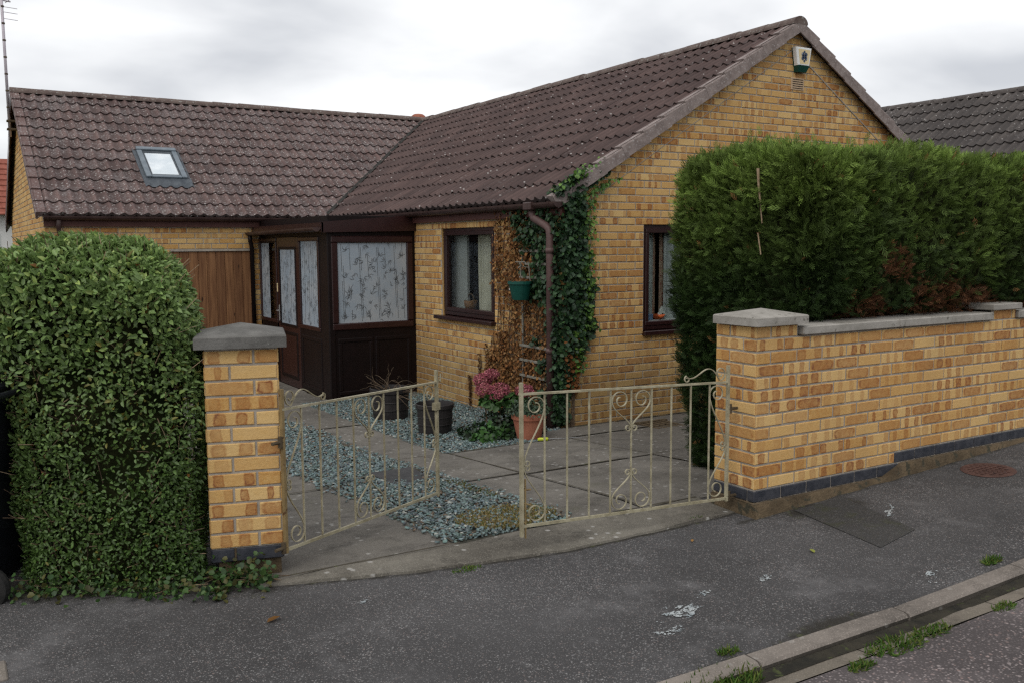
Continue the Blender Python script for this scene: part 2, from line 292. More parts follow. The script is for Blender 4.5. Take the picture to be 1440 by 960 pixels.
# ------------------------------------------------------------------ mesh builder
class MB:
    def __init__(s): s.v = []; s.f = []; s.uv = []; s.c = []; s.mi = []
    def poly(s, pts, uv=None, c=(0, 0, 0, 0), mi=0):
        i = len(s.v); s.v.extend([tuple(p) for p in pts]); s.f.append(tuple(range(i, i + len(pts))))
        s.uv.append(uv if uv else [(0, 0)] * len(pts)); s.c.append(c); s.mi.append(mi)
    def faces(s, verts, faces, c=(0, 0, 0, 0), mi=0):
        i = len(s.v); s.v.extend([tuple(p) for p in verts])
        for f in faces:
            s.f.append(tuple(i + k for k in f)); s.uv.append([(0, 0)] * len(f)); s.c.append(c); s.mi.append(mi)
    def box(s, lo, hi, c=(0, 0, 0, 0), mi=0, bev=0.0, M4=None):
        (x0, y0, z0), (x1, y1, z1) = lo, hi
        if bev <= 0:
            vs = [(x0, y0, z0), (x1, y0, z0), (x1, y1, z0), (x0, y1, z0), (x0, y0, z1), (x1, y0, z1), (x1, y1, z1), (x0, y1, z1)]
            fs = [(0, 3, 2, 1), (4, 5, 6, 7), (0, 1, 5, 4), (1, 2, 6, 5), (2, 3, 7, 6), (3, 0, 4, 7)]
        else:
            b = min(bev, (x1 - x0) * .45, (y1 - y0) * .45, (z1 - z0) * .45)
            vs = []; idx = {}
            for sx in (0, 1):
                for sy in (0, 1):
                    for sz in (0, 1):
                        X, Y, Z = (x0, x1)[sx], (y0, y1)[sy], (z0, z1)[sz]
                        dx, dy, dz = (b, -b)[sx], (b, -b)[sy], (b, -b)[sz]
                        for ax, p in enumerate(((X, Y + dy, Z + dz), (X + dx, Y, Z + dz), (X + dx, Y + dy, Z))):
                            idx[(sx, sy, sz, ax)] = len(vs); vs.append(p)
            I = lambda a, b_, c_, ax: idx[(a, b_, c_, ax)]
            fs = []
            for k in (0, 1):
                fs.append([I(k, 0, 0, 0), I(k, 1, 0, 0), I(k, 1, 1, 0), I(k, 0, 1, 0)])
                fs.append([I(0, k, 0, 1), I(1, k, 0, 1), I(1, k, 1, 1), I(0, k, 1, 1)])
                fs.append([I(0, 0, k, 2), I(1, 0, k, 2), I(1, 1, k, 2), I(0, 1, k, 2)])
            for a in (0, 1):
                for d in (0, 1):
                    fs.append([I(a, d, 0, 0), I(a, d, 1, 0), I(a, d, 1, 1), I(a, d, 0, 1)])
                    fs.append([I(a, 0, d, 0), I(a, 1, d, 0), I(a, 1, d, 2), I(a, 0, d, 2)])
                    fs.append([I(0, a, d, 1), I(1, a, d, 1), I(1, a, d, 2), I(0, a, d, 2)])
                    for e in (0, 1): fs.append([I(a, d, e, 0), I(a, d, e, 1), I(a, d, e, 2)])
        if M4 is not None: vs = [tuple(M4 @ Vector(p)) for p in vs]
        if bev > 0:     # orient outward
            cen = Vector((0, 0, 0))
            for p in vs: cen += Vector(p)
            cen /= len(vs); out = []
            for f in fs:
                a = [Vector(vs[k]) for k in f]; n = (a[1] - a[0]).cross(a[2] - a[0]); fc = sum(a, Vector()) / len(a)
                out.append(f if n.dot(fc - cen) > 0 else f[::-1])
            fs = out
        s.faces(vs, fs, c, mi)
    def tube(s, pts, r, n=8, c=(0, 0, 0, 0), mi=0, cap=True, flat=None):
        """tube along pts; r number or list; flat=(w,t): rectangular bar section, w along the binormal 'up' axis"""
        P = [Vector(p) for p in pts]; rs = r if isinstance(r, (list, tuple)) else [r] * len(P)
        t0 = (P[1] - P[0]).normalized(); up = Vector((0, 0, 1)) if abs(t0.z) < .9 else Vector((1, 0, 0))
        nrm = (up - t0 * up.dot(t0)).normalized(); rings = []
        for i, p in enumerate(P):
            t = (P[min(i + 1, len(P) - 1)] - P[max(i - 1, 0)]).normalized()
            nrm = (nrm - t * nrm.dot(t)).normalized(); bi = t.cross(nrm)
            rings.append([p + (nrm * math.cos(2 * PI * k / n) + bi * math.sin(2 * PI * k / n)) * rs[i] for k in range(n)])
        vs = [q for ring in rings for q in ring]; fs = []
        for i in range(len(P) - 1):
            for k in range(n):
                fs.append((i * n + k, i * n + (k + 1) % n, (i + 1) * n + (k + 1) % n, (i + 1) * n + k))
        if cap: fs.append(tuple(range(n))[::-1]); fs.append(tuple((len(P) - 1) * n + k for k in range(n)))
        s.faces(vs, fs, c, mi)
    def strip(s, pts, nrm, w, t, c=(0, 0, 0, 0), mi=0):
        """flat bar bent along pts (all in the plane with normal nrm): width w along nrm, thickness t in plane"""
        P = [Vector(p) for p in pts]; nv = Vector(nrm).normalized(); vs = []; fs = []
        for i, p in enumerate(P):
            d = (P[min(i + 1, len(P) - 1)] - P[max(i - 1, 0)]).normalized(); q = d.cross(nv).normalized()
            for a, b in ((-1, -1), (1, -1), (1, 1), (-1, 1)): vs.append(p + q * (a * t / 2) + nv * (b * w / 2))
        for i in range(len(P) - 1):
            for k in range(4): fs.append((i * 4 + k, i * 4 + (k + 1) % 4, i * 4 + 4 + (k + 1) % 4, i * 4 + 4 + k))
        fs.append((3, 2, 1, 0)); e = (len(P) - 1) * 4; fs.append((e, e + 1, e + 2, e + 3))
        s.faces(vs, fs, c, mi)
    def lathe(s, prof, cen=(0, 0, 0), n=28, c=(0, 0, 0, 0), mi=0, axis=None):
        vs = []; fs = []
        for r, z in prof:
            for k in range(n):
                a = 2 * PI * k / n; p = Vector((r * math.cos(a), r * math.sin(a), z))
                if axis is not None: p = axis @ p
                vs.append(p + Vector(cen))
        for i in range(len(prof) - 1):
            for k in range(n): fs.append((i * n + k, i * n + (k + 1) % n, (i + 1) * n + (k + 1) % n, (i + 1) * n + k))
        fs.append(tuple(range(n))[::-1]); fs.append(tuple((len(prof) - 1) * n + k for k in range(n)))
        s.faces(vs, fs, c, mi)
    def build(s, name, mat, parent=None, smooth=False, label=None):
        off = Vector(wloc(parent)) if parent else Vector((0, 0, 0))
        me = bpy.data.meshes.new(name)
        me.from_pydata([(p[0] - off.x, p[1] - off.y, p[2] - off.z) for p in s.v], [], s.f)
        for m in (mat if isinstance(mat, (list, tuple)) else [mat]): me.materials.append(m)
        if any(s.mi): me.polygons.foreach_set('material_index', s.mi)
        uvl = me.uv_layers.new(name='UVMap'); flat = np.array([x for u in s.uv for q in u for x in q], dtype=np.float32)
        uvl.data.foreach_set('uv', flat)
        at = me.attributes.new('rnd', 'FLOAT_COLOR', 'FACE'); at.data.foreach_set('color', np.array(s.c, dtype=np.float32).ravel())
        if smooth: me.polygons.foreach_set('use_smooth', [True] * len(me.polygons))
        me.update(); o = bpy.data.objects.new(name, me); COL.objects.link(o)
        if parent: o.parent = parent
        if label: o['label'] = label
        if smooth == 'auto': pass
        return o

def wloc(o):
    v = Vector((0, 0, 0))
    while o is not None: v += o.location; o = o.parent
    return v
def tag(o, label=None, cat=None, group=None, kind=None):
    if label: o['label'] = label
    if cat: o['category'] = cat
    if group: o['group'] = group
    if kind: o['kind'] = kind
    return o
def thing(name, loc, label, cat, group=None):
    o = bpy.data.objects.new(name, None); COL.objects.link(o); o.location = loc; o.empty_display_size = .1
    return tag(o, label, cat, group)
def fastmesh(name, V, F, C, mat, parent=None, label=None, smooth=False):
    """V (n,3), F (m,k) uniform faces, C (m,3) per face colour"""
    off = np.array(wloc(parent)) if parent else np.zeros(3)
    V = np.asarray(V, dtype=np.float32) - off.astype(np.float32); F = np.asarray(F, dtype=np.int32); m, k = F.shape
    me = bpy.data.meshes.new(name); me.vertices.add(len(V)); me.vertices.foreach_set('co', V.ravel())
    me.loops.add(m * k); me.loops.foreach_set('vertex_index', F.ravel()); me.polygons.add(m)
    me.polygons.foreach_set('loop_start', np.arange(0, m * k, k, dtype=np.int32))
    me.materials.append(mat); me.update(calc_edges=True)
    at = me.attributes.new('rnd', 'FLOAT_COLOR', 'FACE')
    C4 = np.concatenate([np.asarray(C, dtype=np.float32), np.ones((m, 1), np.float32)], 1); at.data.foreach_set('color', C4.ravel())
    if smooth: me.polygons.foreach_set('use_smooth', np.ones(m, bool))
    me.validate(); o = bpy.data.objects.new(name, me); COL.objects.link(o)
    if parent: o.parent = parent
    if label: o['label'] = label
    return o
def nz3(P, f, seed=0.0):
    """smooth pseudo noise in about -1..1 for an (n,3) array"""
    r = np.random.default_rng(int(seed * 100) + 5); out = np.zeros(len(P))
    for k in range(7):
        d = r.normal(size=3); d /= np.linalg.norm(d); out += np.sin(P @ d * f * (0.7 + .25 * k) * 2 + r.uniform(0, 6.28)) / (1 + .25 * k)
    return out / 2.6
def unit(a): return a / np.maximum(np.linalg.norm(a, axis=1, keepdims=True), 1e-9)
def leaf_geo(P, D, Nn, L, W, fold=.25, curl=.15):
    """six-point leaves: base P, direction D, face normal Nn, length L, width W. returns V,F with 2 quads per leaf"""
    D = unit(D); Sd = unit(np.cross(D, Nn)); Nn = np.cross(Sd, D); L = L[:, None]; W = W[:, None]
    b = P; t = P + D * L - Nn * L * curl
    pts = [b, P + D * L * .28 + Sd * W * .46 + Nn * W * fold, P + D * L * .68 + Sd * W * .40 + Nn * W * fold - Nn * L * curl * .4, t,
           P + D * L * .68 - Sd * W * .40 + Nn * W * fold - Nn * L * curl * .4, P + D * L * .28 - Sd * W * .46 + Nn * W * fold]
    V = np.stack(pts, 1).reshape(-1, 3); i = np.arange(len(P))[:, None] * 6
    F = np.concatenate([i + np.array([[0, 1, 2, 3]]), i + np.array([[0, 3, 4, 5]])], 1).reshape(-1, 4)
    return V, F

# ------------------------------------------------------------------ levels
def z_pave(x, y):
    rise = .05 * max(0.0, min(x, 9) + 1.25)
    return -.085 + rise + .012 * (y + 3.45)
def z_drive(x, y):
    if y < -2.95: return -.085 + .02 * (y + 3.45)
    if y < 0: return -.075 - .195 * (y + 2.95) / 2.95
    return -.27 - .022 * y
PL = (-4.119, -2.969); PU = (.9611, -.2764); PW = (.2764, .9611)      # street pier: front left corner, along, into the garden
HU = (.8525, -.5227); HW = (.235, .972)      # line of the privet hedge
def hp_(u, w, z=0.0): return (PL[0] + HU[0] * u + HW[0] * w, PL[1] + HU[1] * u + HW[1] * w, z)
def lp(u, w, z=0.0): return (PL[0] + PU[0] * u + PW[0] * w, PL[1] + PU[1] * u + PW[1] * w, z)

def sheet(name, x0, x1, y0, y1, zf, mat, nx=40, ny=20, kind='structure', xe=None):
    vs = []; fs = []
    for j in range(ny + 1):
        for i in range(nx + 1):
            x = x0 + (x1 - x0) * i / nx; y = y0 + (y1 - y0) * j / ny; vs.append((x, y, zf(x, y)))
    for j in range(ny):
        for i in range(nx): a = j * (nx + 1) + i; fs.append((a, a + 1, a + nx + 2, a + nx + 1))
    m = MB(); m.faces(vs, fs); o = m.build(name, mat)
    o['kind'] = kind; return o

# ------------------------------------------------------------------ ground
sheet('ground', -300, 300, -300, 300, lambda x, y: -.62, M['ground'], 2, 2)
m = MB()
for a in range(60):          # road
    x0 = -14 + a * .5; x1 = x0 + .5
    f = lambda x: z_pave(x, -4.95) - .0275
    m.poly([(x0, -13, f(x0) - .05), (x1, -13, f(x1) - .05), (x1, -5.158, f(x1)), (x0, -5.158, f(x0))])
m.build('road', M['road'])['kind'] = 'structure'
def seg_d(x, y, p, q):
    dx, dy = q[0] - p[0], q[1] - p[1]; t = max(0, min(1, ((x - p[0]) * dx + (y - p[1]) * dy) / (dx * dx + dy * dy))); return math.hypot(x - p[0] - dx * t, y - p[1] - dy * t)
FE = [(-3.96, -3.19), (-3.856, -3.218), (-3.54, -3.318), (-3.30, -3.388), (-2.95, -3.454), (-2.42, -3.535), (-1.8, -3.53), (-1.15, -3.505)]
def stain(x, y):
    v = max(0, 1 - (abs(y + 4.925)) / .045) * (.75 + .5 * mnoise.noise((x * 2.1, 1, 5)))
    v = max(v, 1.1 * max(0, 1 - abs(y + 4.90) / .13) * max(0, 1 - abs(x + 2.0) / .55))
    if x > -1.3: v = max(v, max(0, 1 - abs(y + 3.67) / .07) * .8)
    for p, q in zip(FE[:-1], FE[1:]): v = max(v, .9 * max(0, 1 - seg_d(x, y, (p[0], p[1] - .01), (q[0], q[1] - .01)) / .05))
    v = max(v, .95 * max(0, 1 - seg_d(x, y, (-.86, -3.72), (-.5, -3.80)) / .22))
    v = max(v, .9 * max(0, 1 - seg_d(x, y, hp_(-1.3, -.2)[:2], hp_(.25, -.05)[:2]) / .34))
    return v
def fine_sheet(name, x0, x1, y0, y1, step, mat):
    nx, ny = int((x1 - x0) / step), int((y1 - y0) / step); vs = []; sv = []
    for j in range(ny + 1):
        for i in range(nx + 1): x = x0 + (x1 - x0) * i / nx; y = y0 + (y1 - y0) * j / ny; vs.append((x, y, z_pave(x, y))); sv.append(stain(x, y))
    m = MB(); m.faces(vs, [(j * (nx + 1) + i, j * (nx + 1) + i + 1, (j + 1) * (nx + 1) + i + 1, (j + 1) * (nx + 1) + i) for j in range(ny) for i in range(nx)]); o = m.build(name, mat)
    o.data.attributes.new('stain', 'FLOAT', 'POINT').data.foreach_set('value', sv); o['kind'] = 'structure'; return o
fine_sheet('pavement', -6.4, 3.2, -4.93, -3.18, .03, M['tarmac'])
sheet('pavement_further_along', 3.2, 16, -4.93, -3.18, z_pave, M['tarmac'], 30, 6); sheet('pavement_further_back', -14, -6.4, -4.93, -3.18, z_pave, M['tarmac'], 30, 6)
# the pavement swings round in front of the privet hedge
fine_sheet('pavement_corner', -6.4, -3.9, -3.18, -1.5, .03, M['tarmac']); sheet('pavement_corner_back', -14, -6.4, -3.18, 1.2, z_pave, M['tarmac'], 20, 8)
# drive base and slabs
sheet('drive_bed', -3.92, 6.6, -3.20, 6.4, lambda x, y: z_drive(x, y) - .012, M['slate_bed'], 12, 40)
m = MB()
def slab(x0, x1, y0, y1, mi=0, g=.004, ny=6):
    c = (random.random(), 0, 0, 0); dz = random.uniform(-.004, .004)
    x0 += g; x1 -= g; y0 += g; y1 -= g
    for k in range(ny):
        a = y0 + (y1 - y0) * k / ny; b = y0 + (y1 - y0) * (k + 1) / ny
        m.poly([(x0, a, z_drive(x0, a) + dz), (x1, a, z_drive(x1, a) + dz), (x1, b, z_drive(x1, b) + dz), (x0, b, z_drive(x0, b) + dz)], c=c, mi=mi)
    za = z_drive(x0, y0) + dz
    for p, q in (((x0, y0), (x1, y0)), ((x1, y0), (x1, y1)), ((x1, y1), (x0, y1)), ((x0, y1), (x0, y0))):
        zp, zq = z_drive(*p) + dz, z_drive(*q) + dz
        m.poly([(p[0], p[1], zp - .04), (q[0], q[1], zq - .04), (q[0], q[1], zq), (p[0], p[1], zp)], c=c, mi=mi)
for y0, y1 in ((-3.15, -1.25), (-1.25, .5), (.5, 2.4), (2.4, 4.3), (4.3, 6.1)): slab(-3.9, -2.86, y0, y1)     # left wheel track
for y0, y1 in ((-3.15, -1.72), (-1.72, -.52), (-.52, 1.4), (1.4, 3.28)): slab(-2.09, -1.56, y0, y1)            # path strip
slab(-2.09, -1.2, 3.28, 6.1); slab(-2.85, -2.10, 3.65, 6.1)
for x0, x1 in ((-1.56, -.35), (-.35, 1.05), (1.05, 2.6), (2.6, 4.2)):
    for y0, y1 in ((-3.15, -1.78), (-1.78, -.56)):
        o_ = random.uniform(-.02, .02); slab(x0, x1, y0, y1)
for x0, x1 in ((-.6, .62), (.62, 2.0), (2.0, 3.6)): slab(x0, x1, -.56, -.02)
m.build('driveway', M['concrete'])['kind'] = 'structure'
m = MB()       # rough cast apron between the piers, its front edge curving to the left pier
def fe(x):
    for (a, ya), (b, yb) in zip(FE[:-1], FE[1:]):
        if a <= x <= b: return ya + (yb - ya) * (x - a) / (b - a) + .012 * mnoise.noise((x * 7, 3, 1))
    return FE[-1][1]
za = lambda x, y: z_drive(x, y) + .013 + .010 * mnoise.noise((x * 3, y * 5, 1))
NA = 90
for i in range(NA):
    a = -3.95 + 2.8 * i / NA; b = -3.95 + 2.8 * (i + 1) / NA; c = (.35 + .3 * (a > -2.5), 0, 0, 0)
    
    bk = lambda x: -3.16 + .012 * mnoise.noise((x * 5, 8, 2))
    for k in range(5):
        q = [(a, fe(a) + (bk(a) - fe(a)) * k / 5), (b, fe(b) + (bk(b) - fe(b)) * k / 5), (b, fe(b) + (bk(b) - fe(b)) * (k + 1) / 5), (a, fe(a) + (bk(a) - fe(a)) * (k + 1) / 5)]
        m.poly([(x, y, za(x, y)) for x, y in q], c=c)
    m.poly([(a, fe(a) - .008, za(a, fe(a)) - .05), (b, fe(b) - .008, za(b, fe(b)) - .05), (b, fe(b), za(b, fe(b))), (a, fe(a), za(a, fe(a)))], c=c)
m.build('drive_apron', M['apron'])['kind'] = 'structure'
m = MB()       # dirt and moss packed in the joints
def jointline(p0, p1, w):
    P0, P1 = Vector(p0), Vector(p1); n_ = max(4, int((P1 - P0).length / .05)); nr = Vector((-(P1 - P0).y, (P1 - P0).x)).normalized(); pr_ = None
    for i in range(n_ + 1):
        q = P0 + (P1 - P0) * (i / n_); ww = w * max(.6, .9 + 1.1 * mnoise.noise((q.x * 6, q.y * 6, 4))); zz = z_drive(q.x, q.y) + (.0065 if q.y > -3.1 else .016); a, b = q + nr * ww, q - nr * ww * .8
        cur = ((a.x, a.y, zz), (b.x, b.y, zz))
        if pr_: m.poly([pr_[1], cur[1], cur[0], pr_[0]])
        pr_ = cur
jointline((-3.9, -3.155), (-2.86, -3.155), .012); jointline((-2.1, -3.155), (-1.15, -3.16), .012)
for y in (-1.78, -.56): jointline((-1.56, y), (4.0, y), .008)
for x in (-1.56, -.35, 1.05): jointline((x, -3.1), (x, -.56), .008)
for y in (-1.72, -.52, 1.4): jointline((-2.09, y), (-1.56, y), .008)
jointline((-2.092, -3.1), (-2.092, 3), .014); jointline((-2.865, -3.1), (-2.865, 3), .012); jointline((-3.9, -1.25), (-2.86, -1.25), .008); jointline((-1.56, -.545), (-.6, -.555), .012); jointline((0.02, -.03), (3.5, -.03), .02)
m.build('joint_moss', M['joint'])['kind'] = 'structure'
# kerb stones, dirty gutter line and channel
m = MB(); x = -13.48; KX = []
while x < 15:
    L = .914; z0, z1 = z_pave(x, -4.95) + .006, z_pave(x + L, -4.95) + .006; j = random.uniform(-.006, .006); c = (random.random(), 0, 0, 0)
    a, b = x + .004, x + L - .004; d = .105
    prof = [(-4.925, 0), (-4.982, -.002), (-5.000, -.007), (-5.010, -.018), (-5.018, -d)]
    for (ya, ha), (yb, hb) in zip(prof[:-1], prof[1:]):
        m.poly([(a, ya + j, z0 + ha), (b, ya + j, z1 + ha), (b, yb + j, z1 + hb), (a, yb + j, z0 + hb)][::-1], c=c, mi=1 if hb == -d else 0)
    for X, z in ((a, z0), (b, z1)): m.poly([(X, p[0] + j, z + p[1]) for p in prof] + [(X, -4.922 + j, z - d)], c=c)
    KX.append(x); x += L
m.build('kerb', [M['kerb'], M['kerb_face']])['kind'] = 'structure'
m = MB(); x = -13
while x < 15:
    L = .914; c = (random.random(), 0, 0, 0); zz = lambda X: z_pave(X, -4.95) - .030
    m.poly([(x + .003, -5.152, zz(x) + .004), (x + L - .003, -5.152, zz(x + L) + .004), (x + L - .003, -5.068, zz(x + L)), (x + .003, -5.068, zz(x))], c=c)
    x += L
m.build('road_channel', M['channel'])['kind'] = 'structure'
m = MB()
for i in range(60):
    x = -14 + i * .5; zz = lambda X: z_pave(X, -4.95) - .036
    m.poly([(x, -5.175, zz(x)), (x + .5, -5.175, zz(x + .5)), (x + .5, -5.0, zz(x + .5)), (x, -5.0, zz(x))])
for k in range(260):      # silt spreading over the channel
    a = -9 + k * .06; b = a + .06; w1 = .012 + .035 * max(0, mnoise.noise((a * 1.3, 4, 1)) + .35); w2 = .012 + .035 * max(0, mnoise.noise((b * 1.3, 4, 1)) + .35)
    zz = lambda X: z_pave(X, -4.95) - .0225
    m.poly([(a, -5.06 - w1, zz(a) - .003), (b, -5.06 - w2, zz(b) - .003), (b, -5.02, zz(b)), (a, -5.02, zz(a))])
m.build('gutter_dirt', M['grime'])['kind'] = 'structure'
# re-laid strip of tarmac by the wall foot
def onp(x, y, d=.004): return (x, y, z_pave(x, y) + d)
m = MB()
for k in range(6):
    t0, t1 = k / 6, (k + 1) / 6
    A = (-.86, -3.70); B = (-.44, -3.72); C_ = (-.60, -4.34); D_ = (-.98, -4.40)
    l = lambda p, q, t: (p[0] + (q[0] - p[0]) * t, p[1] + (q[1] - p[1]) * t)
    m.poly([onp(*l(A, D_, t1)), onp(*l(B, C_, t1)), onp(*l(B, C_, t0)), onp(*l(A, D_, t0))])
m.build('tarmac_patch', M['patch'])['kind'] = 'structure'
# dried paint splashes on the tarmac
m = MB()
def splash(cx, cy, rx, ry, rot=0, n=1, thr=0.0):
    N = 30
    for i in range(-N, N):
        for j in range(-N // 2, N // 2):
            u = i / N * 1.3; v = j / (N / 2) * 1.3
            h = 1 - math.hypot(u, v) + .9 * mnoise.noise((u * 2.2 + cx * 7, v * 2.2 + cy * 5, 1)) + .5 * mnoise.noise((u * 7 + cx, v * 7, 3)) + thr
            if h > .45:
                c, s_ = math.cos(rot), math.sin(rot); pts = []
                for a, b in ((0, 0), (1, 0), (1, 1), (0, 1)):
                    U = (i + a) / N * 1.3 * rx; V = (j + b) / (N / 2) * 1.3 * ry; pts.append(onp(cx + U * c - V * s_, cy + U * s_ + V * c, .0045))
                m.poly(pts)
splash(-2.42, -4.47, .16, .07, .2, thr=.05); splash(-2.62, -4.60, .10, .05, .1, thr=-.15); splash(-1.82, -4.37, .08, .04, .3, thr=-.2)
splash(-.44, -4.06, .13, .04, .5, thr=-.1); splash(-1.10, -4.78, .12, .05, .5, thr=-.15); splash(-2.2, -4.36, .05, .03, .3, thr=-.1)
splash(-3.6, -3.62, .03, .02, .3, thr=.1)
m.build('dried_paint_splash', M['spill'])['kind'] = 'structure'

# ------------------------------------------------------------------ slate chippings
def chips(name, pts, label=None):
    P = np.array(pts); n = len(P); r = RNG
    s = r.uniform(.006, .016, n); ang = r.uniform(0, 6.28, n)
    ax = np.stack([np.cos(ang), np.sin(ang), r.normal(0, .3, n)], 1); ax = unit(ax)
    up = unit(np.stack([r.normal(0, .38, n), r.normal(0, .38, n), np.ones(n)], 1)); sd = unit(np.cross(up, ax)); ax = np.cross(sd, up)
    a = s[:, None]; b = (s * r.uniform(.5, .9, n))[:, None]; h = (s * r.uniform(.2, .4, n))[:, None]
    q = [ax * a * (1 + .3 * r.uniform(-1, 1, (n, 1))) * k1 + sd * b * (1 + .4 * r.uniform(-1, 1, (n, 1))) * k2 + up * h * k3 * .8
         for k3 in (-1, 1) for k1, k2 in ((-1, -.6), (.7, -1), (1, .5), (-.6, 1))]
    V = (P[:, None, :] + np.stack(q, 1)).reshape(-1, 3); i = np.arange(n)[:, None] * 8
    F = np.concatenate([i + np.array([f]) for f in ((4, 5, 6, 7), (0, 1, 5, 4), (1, 2, 6, 5), (2, 3, 7, 6), (3, 0, 4, 7))], 1).reshape(-1, 4)
    base = np.array([.108, .150, .165]) * r.uniform(.45, 1.55, (n, 1)) + r.normal(0, .006, (n, 3))
    br = r.random(n) < .08; base[br] = np.array([.13, .095, .07]) * r.uniform(.5, 1.2, (br.sum(), 1))
    pl_ = r.random(n) < .05; base[pl_] = [.3, .32, .32]
    o = fastmesh(name, V, F, np.repeat(np.clip(base, .01, 1), 5, 0), M['chips']); o['kind'] = 'stuff'
    return tag(o, label, 'gravel')
pts = []
for _ in range(17000):
    x = random.uniform(-2.87, -2.08); y = random.uniform(-3.08, 3.6)
    if -2.47 < x < -2.13 and -1.48 < y < -.98 and random.random() < .86: continue
    pts.append((x + .03 * mnoise.noise((y * 3, 0, x)), y, z_drive(x, y) - .010 + random.uniform(0, .020)))
for _ in range(900):
    x = random.uniform(-3.0, -1.9); y = random.uniform(-2.9, -1)
    if random.random() < .10: pts.append((x, y, z_drive(x, y) + .008))
for _ in range(700):
    y = random.uniform(-3.1, 2); sx_ = random.choice([(-2.87, -1), (-2.08, 1)]); x = sx_[0] + sx_[1] * abs(random.gauss(0, .035)); pts.append((x, y, z_drive(x, y) + .007))
chips('slate_chippings', pts, 'blue grey slate chippings filling the strip between the drive slabs')
pts = []
for _ in range(17000):
    x = random.uniform(-1.57, -.03); y = random.uniform(-.55, 3.25)
    if x > -.6 and y < -.1: continue
    pts.append((x, y, z_drive(x, y) - .010 + random.uniform(0, .020)))
chips('slate_chippings', pts, 'blue slate chippings in the bed under the brick side wall')
m = MB(); z = z_drive(-2.3, -1.23)
m.box((-2.47, -1.46, -.235), (-2.13, -1.0, -.178), bev=.006)
tag(m.build('stepping_slab', M['darkslab']), 'small dark square slab lying among the slate chippings', 'paving slab')

# ------------------------------------------------------------------ brickwork
def clip_poly(P, halves):
    """P list of (u,v); halves list of (a,b,c): keep a*u+b*v<=c"""
    for a, b, c in halves:
        out = []
        for i in range(len(P)):
            p, q = P[i], P[(i + 1) % len(P)]; dp = a * p[0] + b * p[1] - c; dq = a * q[0] + b * q[1] - c
            if dp <= 0: out.append(p)
            if dp * dq < 0: t = dp / (dp - dq); out.append((p[0] + (q[0] - p[0]) * t, p[1] + (q[1] - p[1]) * t))
        P = out
        if len(P) < 3: return []
    return P
def brick_rnd(style):
    r = random.random(); base = random.betavariate(1.1, 1.0); k = f = 0
    if r < style[0]: k = random.uniform(.4, 1)
    elif r < style[0] + style[1]: f = random.uniform(.45, 1)
    elif r < style[0] + style[1] + style[2]: k = random.uniform(.2, .45)
    return (base, k, f, random.random())
def brickwork(mb, O, U, N, width, z0, rows, halves=(), holes=(), style=(.3, .18, .2), start=0, end_rows=None, flush=.0, bl=.225, cut=True, mi=0, bw=(1, 1), blue=None, soldier=None):
    """modelled bricks on the plane through O with horizontal axis U and outward normal N. Bricks project 5 mm from the mortar"""
    U = Vector(U); N = Vector(N); O = Vector(O); up = Vector((0, 0, 1)); J = .012; dep = .006; bev = .0035
    flip = U.cross(up).dot(N) < 0
    def P3(u, v, d): return O + U * u + up * (v + z0) + N * d
    for r in range(rows):
        v0, v1 = r * .075 + J / 2, (r + 1) * .075 - J / 2; vm = (v0 + v1) / 2
        blocks = sorted([(h[0], h[1]) for h in holes if h[2] < vm < h[3]]); iv = []; cur = 0.0
        for a, b in blocks:
            if a > cur: iv.append((cur, a))
            cur = max(cur, b)
        if cur < width: iv.append((cur, width))
        off = 0 if (r + start) % 2 == 0 else -bl / 2
        for a, b in iv:
            k0 = int(math.floor((a - off) / bl)) - 1; u = off + k0 * bl
            while u < b:
                ua, ub = max(u + J / 2, a + (0 if a < 1e-6 else J / 2)), min(u + bl - J / 2, b - (0 if b > width - 1e-6 else J / 2))
                if a < 1e-6 and u <= 1e-6: ua = max(u + J / 2, 0.0) if u > 1e-6 else 0.0
                if ub - ua > .03:
                    jj = [random.uniform(-.0015, .0015) for _ in range(5)]
                    quad = [(ua + jj[0], v0 + jj[1]), (ub + jj[2], v0 + jj[3]), (ub + jj[2], v1 + jj[1]), (ua + jj[0], v1 + jj[3])]
                    q = clip_poly(quad, halves)
                    if len(q) >= 3:
                        c = brick_rnd(style); d = dep + jj[4]
                        cu = sum(p[0] for p in q) / len(q); cv = sum(p[1] for p in q) / len(q)
                        inn = []
                        for p in q:
                            du, dv = cu - p[0], cv - p[1]
                            inn.append((p[0] + math.copysign(min(bev, abs(du)), du), p[1] + math.copysign(min(bev, abs(dv)), dv)))
                        uvf = lambda p: ((p[0] - u) / bl, (p[1] - v0) / (v1 - v0))
                        top = [P3(p[0], p[1], d) for p in inn]; uvs = [uvf(p) for p in inn]
                        mb.poly(top[::-1] if flip else top, uvs[::-1] if flip else uvs, c, mi)
                        n = len(q)
                        for i in range(n):
                            i2 = (i + 1) % n
                            for (s0, s1, da, db) in ((q, inn, d - bev * .8, d), (q, q, -.004, d - bev * .8)):
                                f = [P3(*s0[i], da), P3(*s0[i2], da), P3(*s1[i2], db), P3(*s1[i], db)]; w = [uvf(s0[i]), uvf(s0[i2]), uvf(s1[i2]), uvf(s1[i])]
                                mb.poly(f[::-1] if flip else f, w[::-1] if flip else w, c, mi)
                u += bl
def flatpoly(mb, O, U, pts, z0, mi, d=0, N=(0, 0, 0)):
    O = Vector(O); U = Vector(U); N = Vector(N)
    mb.poly([O + U * u + Vector((0, 0, v + z0)) + N * d for u, v in pts], mi=mi)

